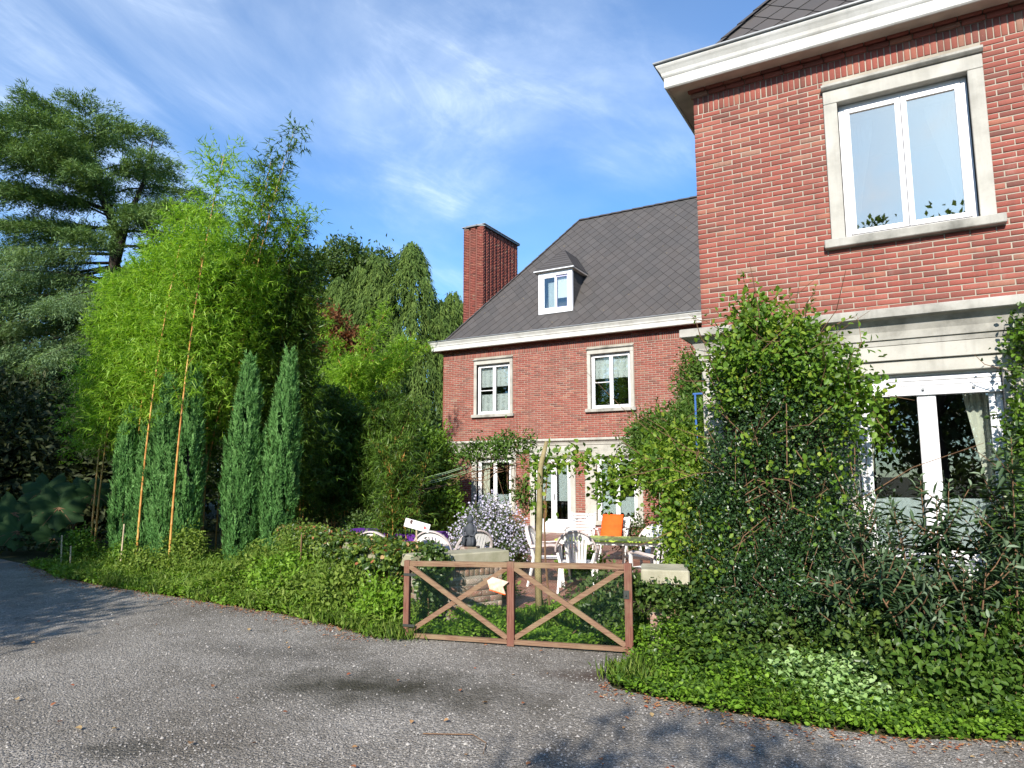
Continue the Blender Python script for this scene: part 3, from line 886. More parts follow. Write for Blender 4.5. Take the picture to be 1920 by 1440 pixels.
# ================================================================== rear wing
YF, XF0, XF1 = 18.6, -13.3, -2.0
fh = empty('brick_house', (0, 0, 0))
tag(fh, 'long rear wing of the red brick house with dormer, lozenge slate roof and ribbed chimney', 'house')
w1, w2 = (-11.97, -10.73, 3.64, 5.26), (-7.98, -6.74, 3.64, 5.26)
dw, dd, dv = (-11.95, -10.68, .70, 2.24), (-9.86, -8.66, .03, 2.24), (-7.85, -6.62, .42, 2.24)
wall_up = slab(MB(), XF0, XF1, 2.75, 5.86, [w1, w2], YF+.008, YF+.28).build('upper_wall', M['mortar'], fh)
brick_wall(wall_up, XF0, XF1-.0, 2.812, 5.535, [(w[0]-.11, w[1]+.11, w[2]-.08, w[3]+.20) for w in (w1, w2)], YF,
           single=lambda x, z: -x + abs(z-4.4)*.6 if (x < -5.3) else None)
soldiers(wall_up, XF0, XF1, 5.4995, 0.205, YF)
for (o, z) in ((.025, 5.71), (.05, 5.772)):
    V, F, r_ = bricks_np(lay_bricks(XF0-o, XF1, z, z+.05, []), YF-o, .06); np_obj('corbel_course', V, F, M['brick'], wall_up, r_, 'stuff')
wall_lo = slab(MB(), XF0, XF1, -.05, 2.75, [dw, dd, dv], YF+.008, YF+.28).build('ground_floor_wall', M['mortar'], fh)
brick_wall(wall_lo, XF0, XF1, 0.02, 2.41, [(-12.14, -10.5, .55, 2.42), (-10.02, -8.5, 0, 2.42), (-8.19, -6.46, .30, 2.42)], YF)
sh = MB().box(XF0, XF0+.25, YF+.28, 25.1, -.05, 5.86).box(XF0+.25, XF1, 25.0, 25.2, -.05, 5.86)
sh.box(XF0+.25, XF1, YF+.28, 25.0, 5.75, 5.86).box(XF0+.25, XF1, YF+.28, 25.0, 2.5, 2.75).box(XF0+.25, XF1, YF+.28, 25.0, -.05, 0.0)
sh.box(XF0+.25, XF1, YF+2.8, YF+2.9, 0, 5.75)
for x in (-10.3, -8.4): sh.box(x-.05, x+.05, YF+.28, YF+2.8, 0, 2.5)
sh.box(-9.4, -9.3, YF+.28, YF+2.8, 2.75, 5.75)
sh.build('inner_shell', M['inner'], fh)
V, F, r_ = bricks_np([(-b[1], -b[0], b[2], b[3]) for b in lay_bricks(0, 6.5, 0.02, 5.72, [])], 0.0, xf=lambda p: (XF0-.006 + p[1], YF - p[0], p[2]), plain_=True)
sw_ = MB().box(XF0, XF0+.01, YF+.01, 25.1, 0, 5.8).build('side_wall', M['mortar'], fh)
np_obj('brick_courses', V, F, M['brick'], sw_, r_, 'stuff')
sc = MB(); sweep(sc, [(XF0, 25), (XF0, YF), (XF1, YF)], [(0, 2.805), (.14, 2.795), (.15, 2.785), (.15, 2.735), (.14, 2.725), (.09, 2.70), (.06, 2.65), (.05, 2.60), (.03, 2.595), (.028, 2.43), (0, 2.425)], 1)
sc.build('string_course', M['stone'], fh)
for (a, b, c, d, jl, jr) in ((*dw, .18, .18), (*dd, .16, .155), (*dv, .34, .165)):
    s = MB().bev(a-jl, a, YF-.025, YF+.12, c if c > .1 else 0, 2.26, .005).bev(b, b+jr, YF-.025, YF+.12, c if c > .1 else 0, 2.26, .005).bev(a-jl, b+jr, YF-.027, YF+.12, 2.262, 2.43, .005)
    s.build('door_surround' if c < .1 else 'window_surround', M['stone'], fh)
    if c > .1: MB().bev(a-jl-.03, b+jr+.03, YF-.08, YF+.14, c-.12, c-.002, .008).build('window_sill', M['stone'], fh)
    else: MB().bev(a-jl-.2, b+jr+.2, YF-.32, YF+.14, .0, .028, .006).build('door_step', M['stone'], fh)
for k, (a, b, c, d) in enumerate((w1, w2)):
    surround(fh, a, b, c, d, YF, .10, .12, .03, .13, .055, .10, .06)
    w = window(fh, a+.002, b-.002, c+.002, d-.002-.0, YF+.085, 2, 'glass', .045, .05)
    xm = (a+b)/2
    MB().bev(a+.05, xm-.03, YF+.062, YF+.072, (c+d)/2-.05, (c+d)/2-.025, .003).build('insect_screen_bar', M['pvc'], w)
    drape(w, a+.08, xm-.02, d-.72, d-.1, YF+.19, 'lace', .006, 20, .2, name='lace_valance'); drape(w, xm+.04, b-.08, d-.72, d-.1, YF+.19, 'lace', .006, 20, .2, name='lace_valance')
    if k == 0:
        drape(w, a+.08, xm-.02, c+.08, c+.66, YF+.20, 'lace', .008, 20, .2, name='lace_curtain'); drape(w, xm+.04, b-.08, c+.08, c+.66, YF+.20, 'lace', .008, 20, .2, name='lace_curtain')
# ground floor windows and double door
w = window(fh, dw[0], dw[1], dw[2], dw[3], YF+.10, 2, 'glass', .06, .06)
drape(w, dw[0]+.1, dw[0]+.35, dw[2]+.1, dw[3]-.1, YF+.25, 'curtain', .02, 16, .07); drape(w, dw[0]+.1, dw[1]-.1, dw[2]+.1, dw[2]+.42, YF+.22, 'net', .01, 40, .06, name='cafe_net')
w = window(fh, dv[0], dv[1], dv[2], dv[3], YF+.10, 2, 'glass', .06, .06)
drape(w, dv[0]+.08, dv[0]+.32, dv[2]+.3, dv[3]-.1, YF+.25, 'net', .02, 16, .07)
drape(w, dv[0]+.1, dv[1]-.1, dv[2]+.12, dv[2]+.68, YF+.22, 'net', .01, 50, .06, scallop=6, amp_z=.12, name='scalloped_net')
w = window(fh, dd[0], dd[1], dd[2], dd[3], YF+.10, 2, 'glass', .06, .085, name='door', solid_to=.42)
for s in (-1, 1):
    xm = (dd[0]+dd[1])/2
    drape(w, xm-.46 if s < 0 else xm+.1, xm-.1 if s < 0 else xm+.46, .95, 2.1, YF+.22, 'net', .014, 30, .07, name='door_curtain')
MB().bev((dd[0]+dd[1])/2+.02, (dd[0]+dd[1])/2+.05, YF+.05, YF+.075, 1.0, 1.16, .006).build('handle', M['zinc'], w)
MB().box(dd[0]+.13, dd[0]+.24, YF+.3, YF+.34, .03, 2.1).build('inner_post', M['woodbrown'], w)
MB().box(dd[1]-.18, dd[1]-.13, YF+.3, YF+.34, .03, 2.1).build('inner_post', M['woodbrown'], w)
eaves(fh, [(XF0, 25.2), (XF0, YF), (XF1, YF)], 6.12, 1)
EF = (-13.2, 18.5, 6.14)
roof = hip_roof(fh, EF, 3.45, XF1, 25.4, (.36, .43), prio=lambda p: (p[2] - 6)*.3 - p[0]*.2 if p[0] < -4.6 else 50,
                holes=[(13.2-9.72, 13.2-8.62, .62, 2.0)])
# dormer ---------------------------------------------------------------
YD = 18.90; DX0, DX1, DZ0, DZ1 = -9.86, -8.68, 6.74, 8.09
roofz = lambda y: EF[2] + PT*(y-EF[1])
dm = MB()
yb = EF[1] + (DZ1 - EF[2])/PT
for x in (DX0+.03, DX1-.05):
    dm.add([(x, YD+.03, DZ0-.1), (x+.02, YD+.03, DZ0-.1), (x, YD+.03, DZ1), (x+.02, YD+.03, DZ1), (x, yb+.05, DZ1), (x+.02, yb+.05, DZ1)],
           [(0, 2, 4), (1, 5, 3), (0, 1, 3, 2), (2, 3, 5, 4), (0, 4, 5, 1)])
dmo = dm.build('dormer', M['slate'], fh)
# cheek boards lapped horizontally
for k in range(12):
    z = DZ0 + .02 + k*.112; y1 = EF[1] + (z - EF[2])/PT + .06; y2 = EF[1] + (z+.10-EF[2])/PT + .06
    if z + .1 > DZ1: break
    for (x, s) in ((DX1-.028, 1), (DX0+.028, -1)):
        MB().add([(x+.010*s, YD+.06, z), (x+.010*s, max(y1, YD+.07), z), (x+.001*s, max(y2, YD+.07), z+.118), (x+.001*s, YD+.06, z+.118)], [(0, 1, 2, 3) if s > 0 else (3, 2, 1, 0)]).build('cheek_slate', M['slate1'], dmo)
fr = MB()
fr.bev(DX0, DX0+.15, YD, YD+.10, DZ0, DZ1, .006).bev(DX1-.15, DX1, YD, YD+.10, DZ0, DZ1, .006)
fr.bev(DX0+.15, DX1-.15, YD+.002, YD+.10, DZ1-.14, DZ1, .006).bev(DX0+.15, DX1-.15, YD+.002, YD+.10, DZ0, DZ0+.14, .006)
fr.build('dormer_frame', M['pvc'], dmo)
xm = (DX0+DX1)/2
for k, (a, b, mt, o) in enumerate(((DX0+.152, xm+.03, 'pvc', .015), (xm-.01, DX1-.152, 'lilac', .05))):
    s = MB(); c, d = DZ0+.142, DZ1-.142; t = .05
    s.bev(a, a+t, YD+o, YD+o+.03, c, d, .004).bev(b-t, b, YD+o, YD+o+.03, c, d, .004).bev(a+t, b-t, YD+o+.001, YD+o+.029, d-t, d, .004).bev(a+t, b-t, YD+o+.001, YD+o+.029, c, c+t, .004)
    s.build('sash', M[mt], dmo)
    MB().box(a+t-.003, b-t+.003, YD+o+.012, YD+o+.018, c+t-.003, d-t+.003).build('pane', M['glass'], dmo)
MB().add([(xm+.02, YD+.16, DZ0+.5), (DX1-.2, YD+.16, DZ0+.5), (DX1-.2, YD+.16, DZ1-.15), (xm+.02, YD+.16, DZ1-.15)], [(0, 1, 2, 3)]).build('blind', M['pvc'], dmo)
drape(dmo, DX0+.26, xm-.02, DZ0+.2, DZ1-.3, YD+.2, 'net', .01, 16, .07)
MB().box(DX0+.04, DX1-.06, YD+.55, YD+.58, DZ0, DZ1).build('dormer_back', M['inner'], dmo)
# hipped dormer roof with small zinc gutter
apz = 9.0; apy = EF[1] + (apz-EF[2])/PT; ov = .10; ez = DZ1+.05
A, B_ = Vector((DX0-ov, YD-ov, ez)), Vector((DX1+ov, YD-ov, ez)); hy = YD + .72
ybk = EF[1] + (ez-EF[2])/PT
A2, B2 = Vector((DX0-ov, ybk+.05, ez)), Vector((DX1+ov, ybk+.05, ez)); T1, T2 = Vector((xm, hy, apz)), Vector((xm, apy+.06, apz))
dr_ = MB().add([A, B_, T1, T2, A2, B2], [(0, 1, 2), (1, 5, 3, 2), (4, 0, 2, 3)]).build('dormer_roof', M['slate'], dmo)
n = 8
for k in range(n):
    t0, t1 = k/n, (k+1)/n+.015
    def strip(P0, P1, Q0, Q1, off):
        a, b = P0.lerp(Q0, t0), P1.lerp(Q1, t0); c, d = P1.lerp(Q1, min(t1, 1)), P0.lerp(Q0, min(t1, 1))
        nr = (b-a).cross(d-a).normalized() if k < n-1 or True else off
        if nr.z < 0: nr = -nr
        MB().add([a+nr*.016, b+nr*.016, c+nr*.004, d+nr*.004, a+nr*.004, b+nr*.004], [(0, 1, 2, 3), (4, 5, 1, 0)]).build('slate_row', M['slate1'], dmo)
    strip(A, B_, T1, T1, None); strip(B_, B2, T1, T2, None); strip(A2, A, T2, T1, None)
MB().box(A.x-.01, B_.x+.01, A.y-.02, A.y+.04, ez-.035, ez-.004).build('dormer_gutter', M['pvc'], dmo)
MB().box(A.x, B_.x, A.y+.041, ybk, ez-.06, ez-.006).build('dormer_soffit', M['soffit'], dmo)
# ribbed chimney ---------------------------------------------------------
cx0, cx1, cy0, cy1, cz0, cz1 = -13.87, -13.02, 20.55, 23.22, 5.0, 10.83
ch = MB().box(cx0+.06, cx1-.06, cy0+.06, cy1-.06, cz0, cz1).build('chimney', M['brick'], fh)
cb = []
def rib_bricks(c0, c1, n, wr):
    """brick stacks for n ribs between c0 and c1: (start, end) along the face"""
    p = (c1-c0)/n; return [(c0 + i*p + (p-wr)/2, c0 + i*p + (p+wr)/2) for i in range(n)]
Vs, Fs, Rs = [], [], []; base_i = 0
def add_b(bl, y, xf):
    global base_i
    V, F, r_ = bricks_np(bl, y, .08, xf, True); Vs.append(V); Fs.append(F + base_i); Rs.append(r_); base_i += len(V)
nz = int((cz1-cz0)/CH)
for (c0, c1, n, xf) in ((cx0, cx1, 3, lambda p: (p[0], cy0 + p[1], p[2])), (cy0, cy1, 10, lambda p: (cx1 - p[1], p[0], p[2])), (cy0, cy1, 10, lambda p: (cx0 + p[1], p[0], p[2]))):
    bl = []
    for (a, b) in rib_bricks(c0, c1, n, .20):
        for k in range(nz):
            z = cz0 + k*CH
            if k % 2: bl += [(a, (a+b)/2-.004, z, z+BH, 0), ((a+b)/2+.004, b, z, z+BH, 0)]
            else: bl.append((a, b, z, z+BH, 0))
    add_b(bl, 0.0, xf)
np_obj('brick_courses', np.concatenate(Vs), np.concatenate(Fs), M['brick'], ch, np.concatenate(Rs), 'stuff')
cp = MB()
cp.prism([(cx0-.06, cy0+.12, cz1), (cx0+.18, cy0-.07, cz1), (cx1-.18, cy0-.07, cz1), (cx1+.06, cy0+.10, cz1), (cx1+.06, cy1+.04, cz1), (cx0-.06, cy1+.04, cz1)], (0, 0, .06))
cp.build('chimney_cap', M['zinc'], ch)
for i in range(11):
    y = cy0 + .02 + i*.245
    MB().bev(cx0-.09, cx1+.09, y, y+.235, cz1+.062, cz1+.085, .006).build('cap_tile', M['ledge'], ch)

# ------------------------------------------------------------------ gate, garden walls, furniture
def wood_mat(name, a, b_, c3):
    m, nt, b = new_mat(name)
    f = noise(nt, coords(nt, (3, 3, 3)), 3.0, 4); g = noise(nt, coords(nt, (40, 40, 4)), 2.0, 5, 0.6, 0.6); h = noise(nt, coords(nt, (4, 40, 40)), 2.0, 5, .6, .6)
    c = ramp(nt, g, [(0.3, a), (0.6, b_), (0.8, c3)])
    c = mixc(nt, rmap(nt, f, 0.4, 0.65, 0, .8), c, ramp(nt, h, [(0.3, tuple(x*.8 for x in c3)), (0.7, tuple(x*1.1 for x in c3))]))
    nt.links.new(c, b.inputs['Base Color']); b.inputs['Roughness'].default_value = 0.75; b.inputs['Specular IOR Level'].default_value = .2
    bump(nt, b, g, 0.35, 0.003)
    return m
def grain_mat(name, sc, cols, moss):
    m, nt, b = new_mat(name)
    g = noise(nt, coords(nt, sc), 2.2, 6, 0.62, 0.25)
    c = ramp(nt, g, [(0.28, cols[0]), (0.5, cols[1]), (0.72, cols[2])])
    c = mixc(nt, rmap(nt, noise(nt, coords(nt), 4.5, 4, .6), .45, .7, 0, .65), c, moss)
    nt.links.new(c, b.inputs['Base Color']); b.inputs['Roughness'].default_value = .8; b.inputs['Specular IOR Level'].default_value = .15
    bump(nt, b, g, .5, .004)
    return m
M['gate'] = grain_mat('weathered_stained_wood', (55, 55, 2.2), ((0.085, 0.036, 0.026), (0.155, 0.066, 0.048), (0.22, 0.11, 0.08)), (0.20, 0.14, 0.09))
M['gate_rail'] = grain_mat('weathered_stained_rail', (2.2, 55, 55), ((0.10, 0.055, 0.036), (0.18, 0.105, 0.068), (0.27, 0.18, 0.12)), (0.22, 0.17, 0.10))
M['pole'] = wood_mat('greenish_pole', (0.14, 0.11, 0.05), (0.22, 0.18, 0.09), (0.30, 0.25, 0.13))
M['wire'] = plain('green_wire', (0.03, 0.075, 0.055), 0.5, 0.4, 0, 0.1)
M['plastic'] = plain('white_garden_plastic', (0.74, 0.73, 0.72), 0.4, 0.4, 0, 0.06, 9)
M['rim'] = plain('grimy_white_plastic', (0.50, 0.43, 0.42), 0.5, 0.3, 0, 0.2, 12)
M['green_top'] = plain('lime_table_top', (0.38, 0.52, 0.07), 0.35, 0.4, 0, 0.1)
M['purple'] = plain('purple_cloth', (0.10, 0.02, 0.22), 0.5, 0.3, 0, 0.2)
M['orange'] = plain('orange_cushion', (0.74, 0.10, 0.014), 0.8, 0.2, 0, 0.12, 8)
M['dark_metal'] = plain('dark_metal', (0.05, 0.055, 0.05), 0.5, 0.4, 0.5, 0.1)
M['arch'] = plain('pale_green_paint', (0.22, 0.30, 0.18), 0.5, 0.3, 0, 0.15)
M['blue'] = plain('blue_paint', (0.05, 0.13, 0.38), 0.45, 0.4, 0, 0.1)
M['statue'] = plain('dark_cast_stone', (0.045, 0.05, 0.06), 0.7, 0.3, 0, 0.3, 14, 0.3)
M['twig'] = plain('brown_twig', (0.16, 0.095, 0.055), 0.85, 0.1, 0, 0.25, 10)
M['cane'] = plain('bleached_cane', (0.45, 0.36, 0.24), 0.7, 0.2, 0, 0.2, 10)
M['bark'] = wood_mat('dark_bark', (0.022, 0.017, 0.014), (0.036, 0.028, 0.022), (0.055, 0.045, 0.035))

# gate: local x along it, thickness in y
GL, GR = Vector((-4.74, 5.98, 0)), Vector((-2.41, 6.54, 0))
gd = (GR - GL); GW = gd.length; gate = empty('wooden_gate', GL, math.atan2(gd.y, gd.x))
tag(gate, 'low double wooden gate with crossed braces and wire netting', 'gate')
zt = lambda x: 0.80 + 0.05*x/GW; zb = lambda x: 0.015 + 0.01*x/GW
gm = GW*0.492
def gbar(name, p0, p1, w, t, up=(0, 0, 1)): return MB().bar(p0, p1, w, t, up).build(name, M['gate_rail'], gate)
for (x, w) in ((.03, .062), (gm, .075), (GW-.03, .075)):
    MB().bev(x-w/2, x+w/2, -.03, .03, 0.0 if x != gm else .0, zt(x)+.004, .004).build('stile', M['gate'], gate)
for (a, b) in ((.061, gm-.038), (gm+.038, GW-.068)):
    gbar('rail', (a, 0, zt(a)-.028), (b, 0, zt(b)-.028), .052, .04); gbar('rail', (a, 0, zb(a)+.022), (b, 0, zb(b)+.022), .042, .04)
    gbar('brace', (a, -.014, zt(a)-.055), (b, -.014, zb(b)+.06), .048, .026); gbar('brace', (a, .014, zb(a)+.06), (b, .014, zt(b)-.055), .048, .026)
MB().bev(GW-.075, GW-.02, -.037, -.031, .52, .60, .002).build('latch_plate', M['dark_metal'], gate)
MB().tube([(GW-.05, -.06, .56), (GW-.05, -.036, .56)], .008, 6).build('latch_knob', M['dark_metal'], gate)
for z in (.14, .66): MB().bev(.0, .14, -.036, -.031, z-.014, z+.014, .002).build('hinge', M['dark_metal'], gate)
def netting():
    mb = MB(); r_ = .0007; s = .028; x0, x1, z0, z1 = .05, GW-.05, .04, .79; y = .034
    H = z1-z0; k = x0-H
    while k < x1:
        for sg in (1, -1):
            a0, a1 = max(k, x0), min(k+H, x1)
            if a1 - a0 > .01:
                if sg > 0: p, q = (a0, y, z0+(a0-k)), (a1, y, z0+(a1-k))
                else: p, q = (a0, y+.002, z1-(a0-k)), (a1, y+.002, z1-(a1-k))
                mb.tube([p, q], r_, 3, False)
        k += s
    mb.build('wire_netting', M['wire'], gate, 'stuff')
netting()
# pale wooden arrow wired to the gate, pointing away from the hinge post
def arrow_mat():
    m, nt, b = new_mat('faded_arrow_board')
    c = ramp(nt, noise(nt, coords(nt, (1, 1, 1)), 9, 4), [(0.35, (0.60, 0.42, 0.30)), (0.5, (0.60, 0.26, 0.14)), (0.62, (0.62, 0.48, 0.38))])
    nt.links.new(mixc(nt, rmap(nt, noise(nt, coords(nt), 5, 2), .35, .6), (0.60, 0.55, 0.50), c), b.inputs['Base Color']); b.inputs['Roughness'].default_value = .6
    return m
a = empty('arrow_sign', GL + gd.normalized()*(gm-.115) + Vector((0, -.05, .60)), gate.rotation_euler.z); a.rotation_euler.y = R(14)
tag(a, 'pale orange and white arrow board fixed to the middle of the gate', 'sign')
MB().prism([(-.115, 0, .012), (-.07, 0, .062), (.105, 0, .062), (.06, 0, .0), (.105, 0, -.062), (-.07, 0, -.062)], (0, -.018, 0)).build('arrow_board', arrow_mat(), a)
MB().prism([(-.07, .0, -.064), (.105, 0, -.064), (.105, -.02, -.064), (-.07, -.02, -.064)], (0, 0, -.008)).build('arrow_edge', M['orange'], a)

# garden walls -------------------------------------------------------------
def old_brick_mat():
    m, nt, b = new_mat('mossy_old_brick')
    c = ramp(nt, attr(nt), [(0, (0.16, 0.10, 0.075)), (0.5, (0.22, 0.13, 0.10)), (0.8, (0.30, 0.14, 0.10)), (1, (0.33, 0.30, 0.26))])
    g = wcoords(nt)
    c = mixc(nt, rmap(nt, noise(nt, g, 6, 5, .65), .42, .65, 0, .7), c, (0.16, 0.15, 0.09))
    c = mixc(nt, rmap(nt, noise(nt, g, 22, 4, .65), .56, .7, 0, .7), c, (0.50, 0.45, 0.40))
    nt.links.new(c, b.inputs['Base Color']); b.inputs['Roughness'].default_value = .9; bump(nt, b, noise(nt, g, 60, 4), .6, .006)
    return m
M['oldbrick'] = old_brick_mat()
def garden_wall(name, path, h, t, label, caps, cat='wall', capw=.1):
    """thick low wall along plan points: mortar core, bricks both sides as parts, coping stones"""
    root = empty(name, (path[0][0], path[0][1], 0)); tag(root, label, cat)
    inv = Matrix.Translation((-path[0][0], -path[0][1], 0))
    ob = []
    for i in range(len(path)-1):
        p, q = Vector((*path[i], 0)), Vector((*path[i+1], 0)); d = (q-p).normalized(); n = Vector((d.y, -d.x, 0)); L = (q-p).length
        core = MB(); o = p - Vector((*path[0], 0))
        core.add([o+n*(t/2-.01), o+d*L+n*(t/2-.01), o+d*L-n*(t/2-.01), o-n*(t/2-.01)] + [v + Vector((0, 0, h)) for v in (o+n*(t/2-.01), o+d*L+n*(t/2-.01), o+d*L-n*(t/2-.01), o-n*(t/2-.01))],
                 [(0, 3, 2, 1), (4, 5, 6, 7), (0, 1, 5, 4), (1, 2, 6, 5), (2, 3, 7, 6), (3, 0, 4, 7)])
        w = core.build('wall_core', M['mortar'], root)
        bl = []; z = 0.01; k = 0
        while z + .06 < h - .10:
            x = -.11 if k % 2 else 0
            while x < L:
                u, v = max(x, 0), min(x+.21, L)
                if v-u > .04: bl.append((u, v, z, z+.058, 1))
                x += .222
            z += .071; k += 1
        x = 0
        while x < L: bl.append((x, min(x+.056, L), h-.125, h-.004, 1)); x += .068      # soldier course under the coping
        for s in (1, -1):
            V, F, r_ = bricks_np(bl, 0, .03, lambda P: tuple(o + d*P[0] + n*s*(t/2-P[1]) + Vector((0, 0, P[2]))))
            if s < 0: F = F[:, ::-1]
            np_obj('brick_courses', V, F, M['oldbrick'], w, r_, 'stuff')
        if caps:
            m = max(1, round(L/.62)); w_ = L/m
            for c in range(m):
                mb = MB().bev(c*w_+.006 - (capw if c == 0 else 0), (c+1)*w_-.006 + (capw if c == m-1 else 0), -t/2-capw, t/2+capw, h, h+.145, .014)
                mb.v = [tuple(o + d*v[0] + n*v[1] + Vector((0, 0, v[2] + random.gauss(0, .004)))) for v in mb.v]
                mb.build('coping_stone', M['cap'], root)
    return root
GWALL = [(-9.35, 8.75), (-6.15, 7.15), (-4.95, 6.62)]
garden_wall('garden_wall', GWALL, .66, .30, 'low brick garden wall overgrown with ivy between cypresses and gate', True)
garden_wall('garden_wall', [(-4.80, 6.78), (-4.48, 7.42)], .66, .30, 'short bare brick wall return with stone coping behind the gate', True, capw=.07)
garden_wall('gate_pier', [(-2.36, 6.92), (-2.07, 7.02)], .64, .32, 'brick gate pier with big pale stone cap beside the gate', True, 'pier', capw=.085)

# plastic chairs -----------------------------------------------------------
def make_chair():
    t = empty('garden_chair')
    def lean(z): return -.20 - .16*((z-.42)/.46)
    half = lambda z: .215 + .075*min(1, (z-.40)/.18) if z < .62 else .29*math.sqrt(max(0, 1-((z-.62)/.275)**2.2))
    seat = MB(); nx = 8; ny = 8; vs = []
    for j in range(ny+1):
        for i in range(nx+1):
            u, v = i/nx*2-1, j/ny
            vs.append((u*(.205+.03*v), -.21+.45*v, .415 - .02*math.sin(v*math.pi)*(1-u*u) - (.025*max(0, v-.85)/.15) + .01*v))
    fs = [(j*(nx+1)+i, j*(nx+1)+i+1, (j+1)*(nx+1)+i+1, (j+1)*(nx+1)+i) for j in range(ny) for i in range(nx)]
    n0 = len(vs); seat.add(vs + [(x, y, z-.016) for x, y, z in vs], fs + [tuple(n0+k for k in reversed(f)) for f in fs])
    seat.build('seat', M['plastic'], t, smooth=True)
    MB().bev(-.235, .235, .215, .238, .375, .418, .006).build('seat_apron', M['plastic'], t)
    back = []
    for k in range(9):
        x = -.185 + k*.37/8; w = .036
        ztop = .42
        while half(ztop) > abs(x)*1.12+.03 and ztop < .86: ztop += .01
        p = []
        for j in range(6):
            z = .42 + (ztop-.42)*j/5; xx = x*(.86 + .30*((z-.42)/.46)); p.append((xx, lean(z) - .03*(1-(xx/.3)**2) + .02, z))
        s = MB(); vs = []
        for (a, b, c) in p: vs += [(a-w/2, b, c), (a+w/2, b, c), (a+w/2, b+.012, c), (a-w/2, b+.012, c)]
        fs = [(4*j+q, 4*j+(q+1) % 4, 4*j+4+(q+1) % 4, 4*j+4+q) for j in range(5) for q in range(4)] + [(20, 21, 22, 23)]
        s.add(vs, fs).build('back_slat', M['plastic'], t)
    # crest panel joining the slats
    cr = MB(); vs = []; n = 14
    for i in range(n+1):
        a = math.pi*(.14 + .72*i/n); c, s = math.cos(a), math.sin(a)
        for rr in (1.0, .74):
            x, z = .28*rr*c, .60 + .275*rr*s; y = lean(z) - .03*(1-(x/.3)**2) + .02; vs += [(x, y, z), (x, y+.014, z)]
    fs = []
    for i in range(n):
        b = 4*i; fs += [(b, b+4, b+6, b+2), (b+1, b+3, b+7, b+5), (b, b+1, b+5, b+4), (b+2, b+6, b+7, b+3)]
    cr.add(vs, fs).build('crest', M['plastic'], t)
    rim = []
    for i in range(21):
        a = math.pi*i/20; x, z = .29*math.cos(a), .60 + .285*math.sin(a); rim.append((x, lean(z) - .03*(1-(x/.3)**2) + .02, z))
    pts = [(.285, .20, .625), (.295, .05, .632), (.30, -.08, .615)] + rim + [(-.30, -.08, .615), (-.295, .05, .632), (-.285, .20, .625)]
    r_ = MB(); vs = []
    for i, p in enumerate(pts):
        p = Vector(p); d = (Vector(pts[min(i+1, len(pts)-1)]) - Vector(pts[max(i-1, 0)])).normalized()
        o = Vector((p.x, 0, p.z-.5)).normalized() if 3 <= i <= 23 else Vector((math.copysign(.3, p.x), 0, 1)).normalized()
        o = (o - d*o.dot(d)).normalized(); w = d.cross(o)
        for (a, b) in ((-.010, -.026), (.010, -.026), (.010, .026), (-.010, .026)): vs.append(p + o*a + w*b)
    m = len(pts); fs = [(4*i+q, 4*i+(q+1) % 4, 4*i+4+(q+1) % 4, 4*i+4+q) for i in range(m-1) for q in range(4)] + [(3, 2, 1, 0), tuple(4*(m-1)+q for q in range(4))]
    r_.add(vs, fs).build('arm_rim', M['rim'], t)
    for s in (-1, 1):
        l = MB(); l.tube([(.283*s, .20, .62), (.262*s, .215, .42), (.27*s, .235, .2), (.285*s, .26, 0.0)], [.026, .028, .022, .018], 4); l.build('leg', M['plastic'], t)
        l = MB(); l.tube([(.27*s, -.24, .56), (.235*s, -.215, .42), (.25*s, -.26, .2), (.265*s, -.31, 0.0)], [.022, .028, .022, .018], 4); l.build('leg', M['plastic'], t)
    return t
def dup(root, loc, rz, label=None):
    r_ = root.copy(); COL.objects.link(r_); r_.location = loc; r_.rotation_euler = (0, 0, rz)
    if label: r_['label'] = label
    for c in root.children:
        d = c.copy(); COL.objects.link(d); d.parent = r_
        for g in c.children:
            e = g.copy(); COL.objects.link(e); e.parent = d
    return r_
ch0 = make_chair()
tag(ch0, 'white plastic armchair seen from behind, pushed to the lime green table', 'chair', 'white plastic garden chairs')
ch0.location = (-4.33, 9.50, .03); ch0.rotation_euler = (0, 0, R(20))
for (x, y, rz, lb) in ((-4.92, 9.80, -75, 'white plastic armchair turned side-on next to the wooden pole'),
                       (-3.72, 10.75, 165, 'white plastic armchair across the lime table, facing the gate'),
                       (-3.12, 9.45, 65, 'white plastic armchair at the table end beside the stone-capped pier'),
                       (-2.95, 10.35, 85, 'white plastic armchair half hidden by the hanging creeper'),
                       (-6.72, 7.98, 10, 'white plastic armchair whose crest shows below the purple table edge'),
                       (-6.08, 8.45, 15, 'white plastic armchair behind the ivy wall below the arrow signboard'),
                       (-5.80, 8.75, 60, 'white plastic armchair turned sideways near the lilac asters')):
    dup(ch0, (x, y, .03), R(rz), lb)
# lime green table
tb = empty('garden_table', (-4.05, 10.15, .03), R(12)); tag(tb, 'long lime green topped garden table among white chairs', 'table')
MB().bev(-.80, .80, -.40, .40, .69, .715, .006).build('table_top', M['green_top'], tb)
MB().bev(-.74, .74, -.34, .34, .64, .688, .004).build('table_frame', M['plastic'], tb)
for sx in (-1, 1):
    for sy in (-1, 1): MB().tube([(.68*sx, .30*sy, .64), (.72*sx, .34*sy, 0)], .02, 6).build('leg', M['dark_metal'], tb)
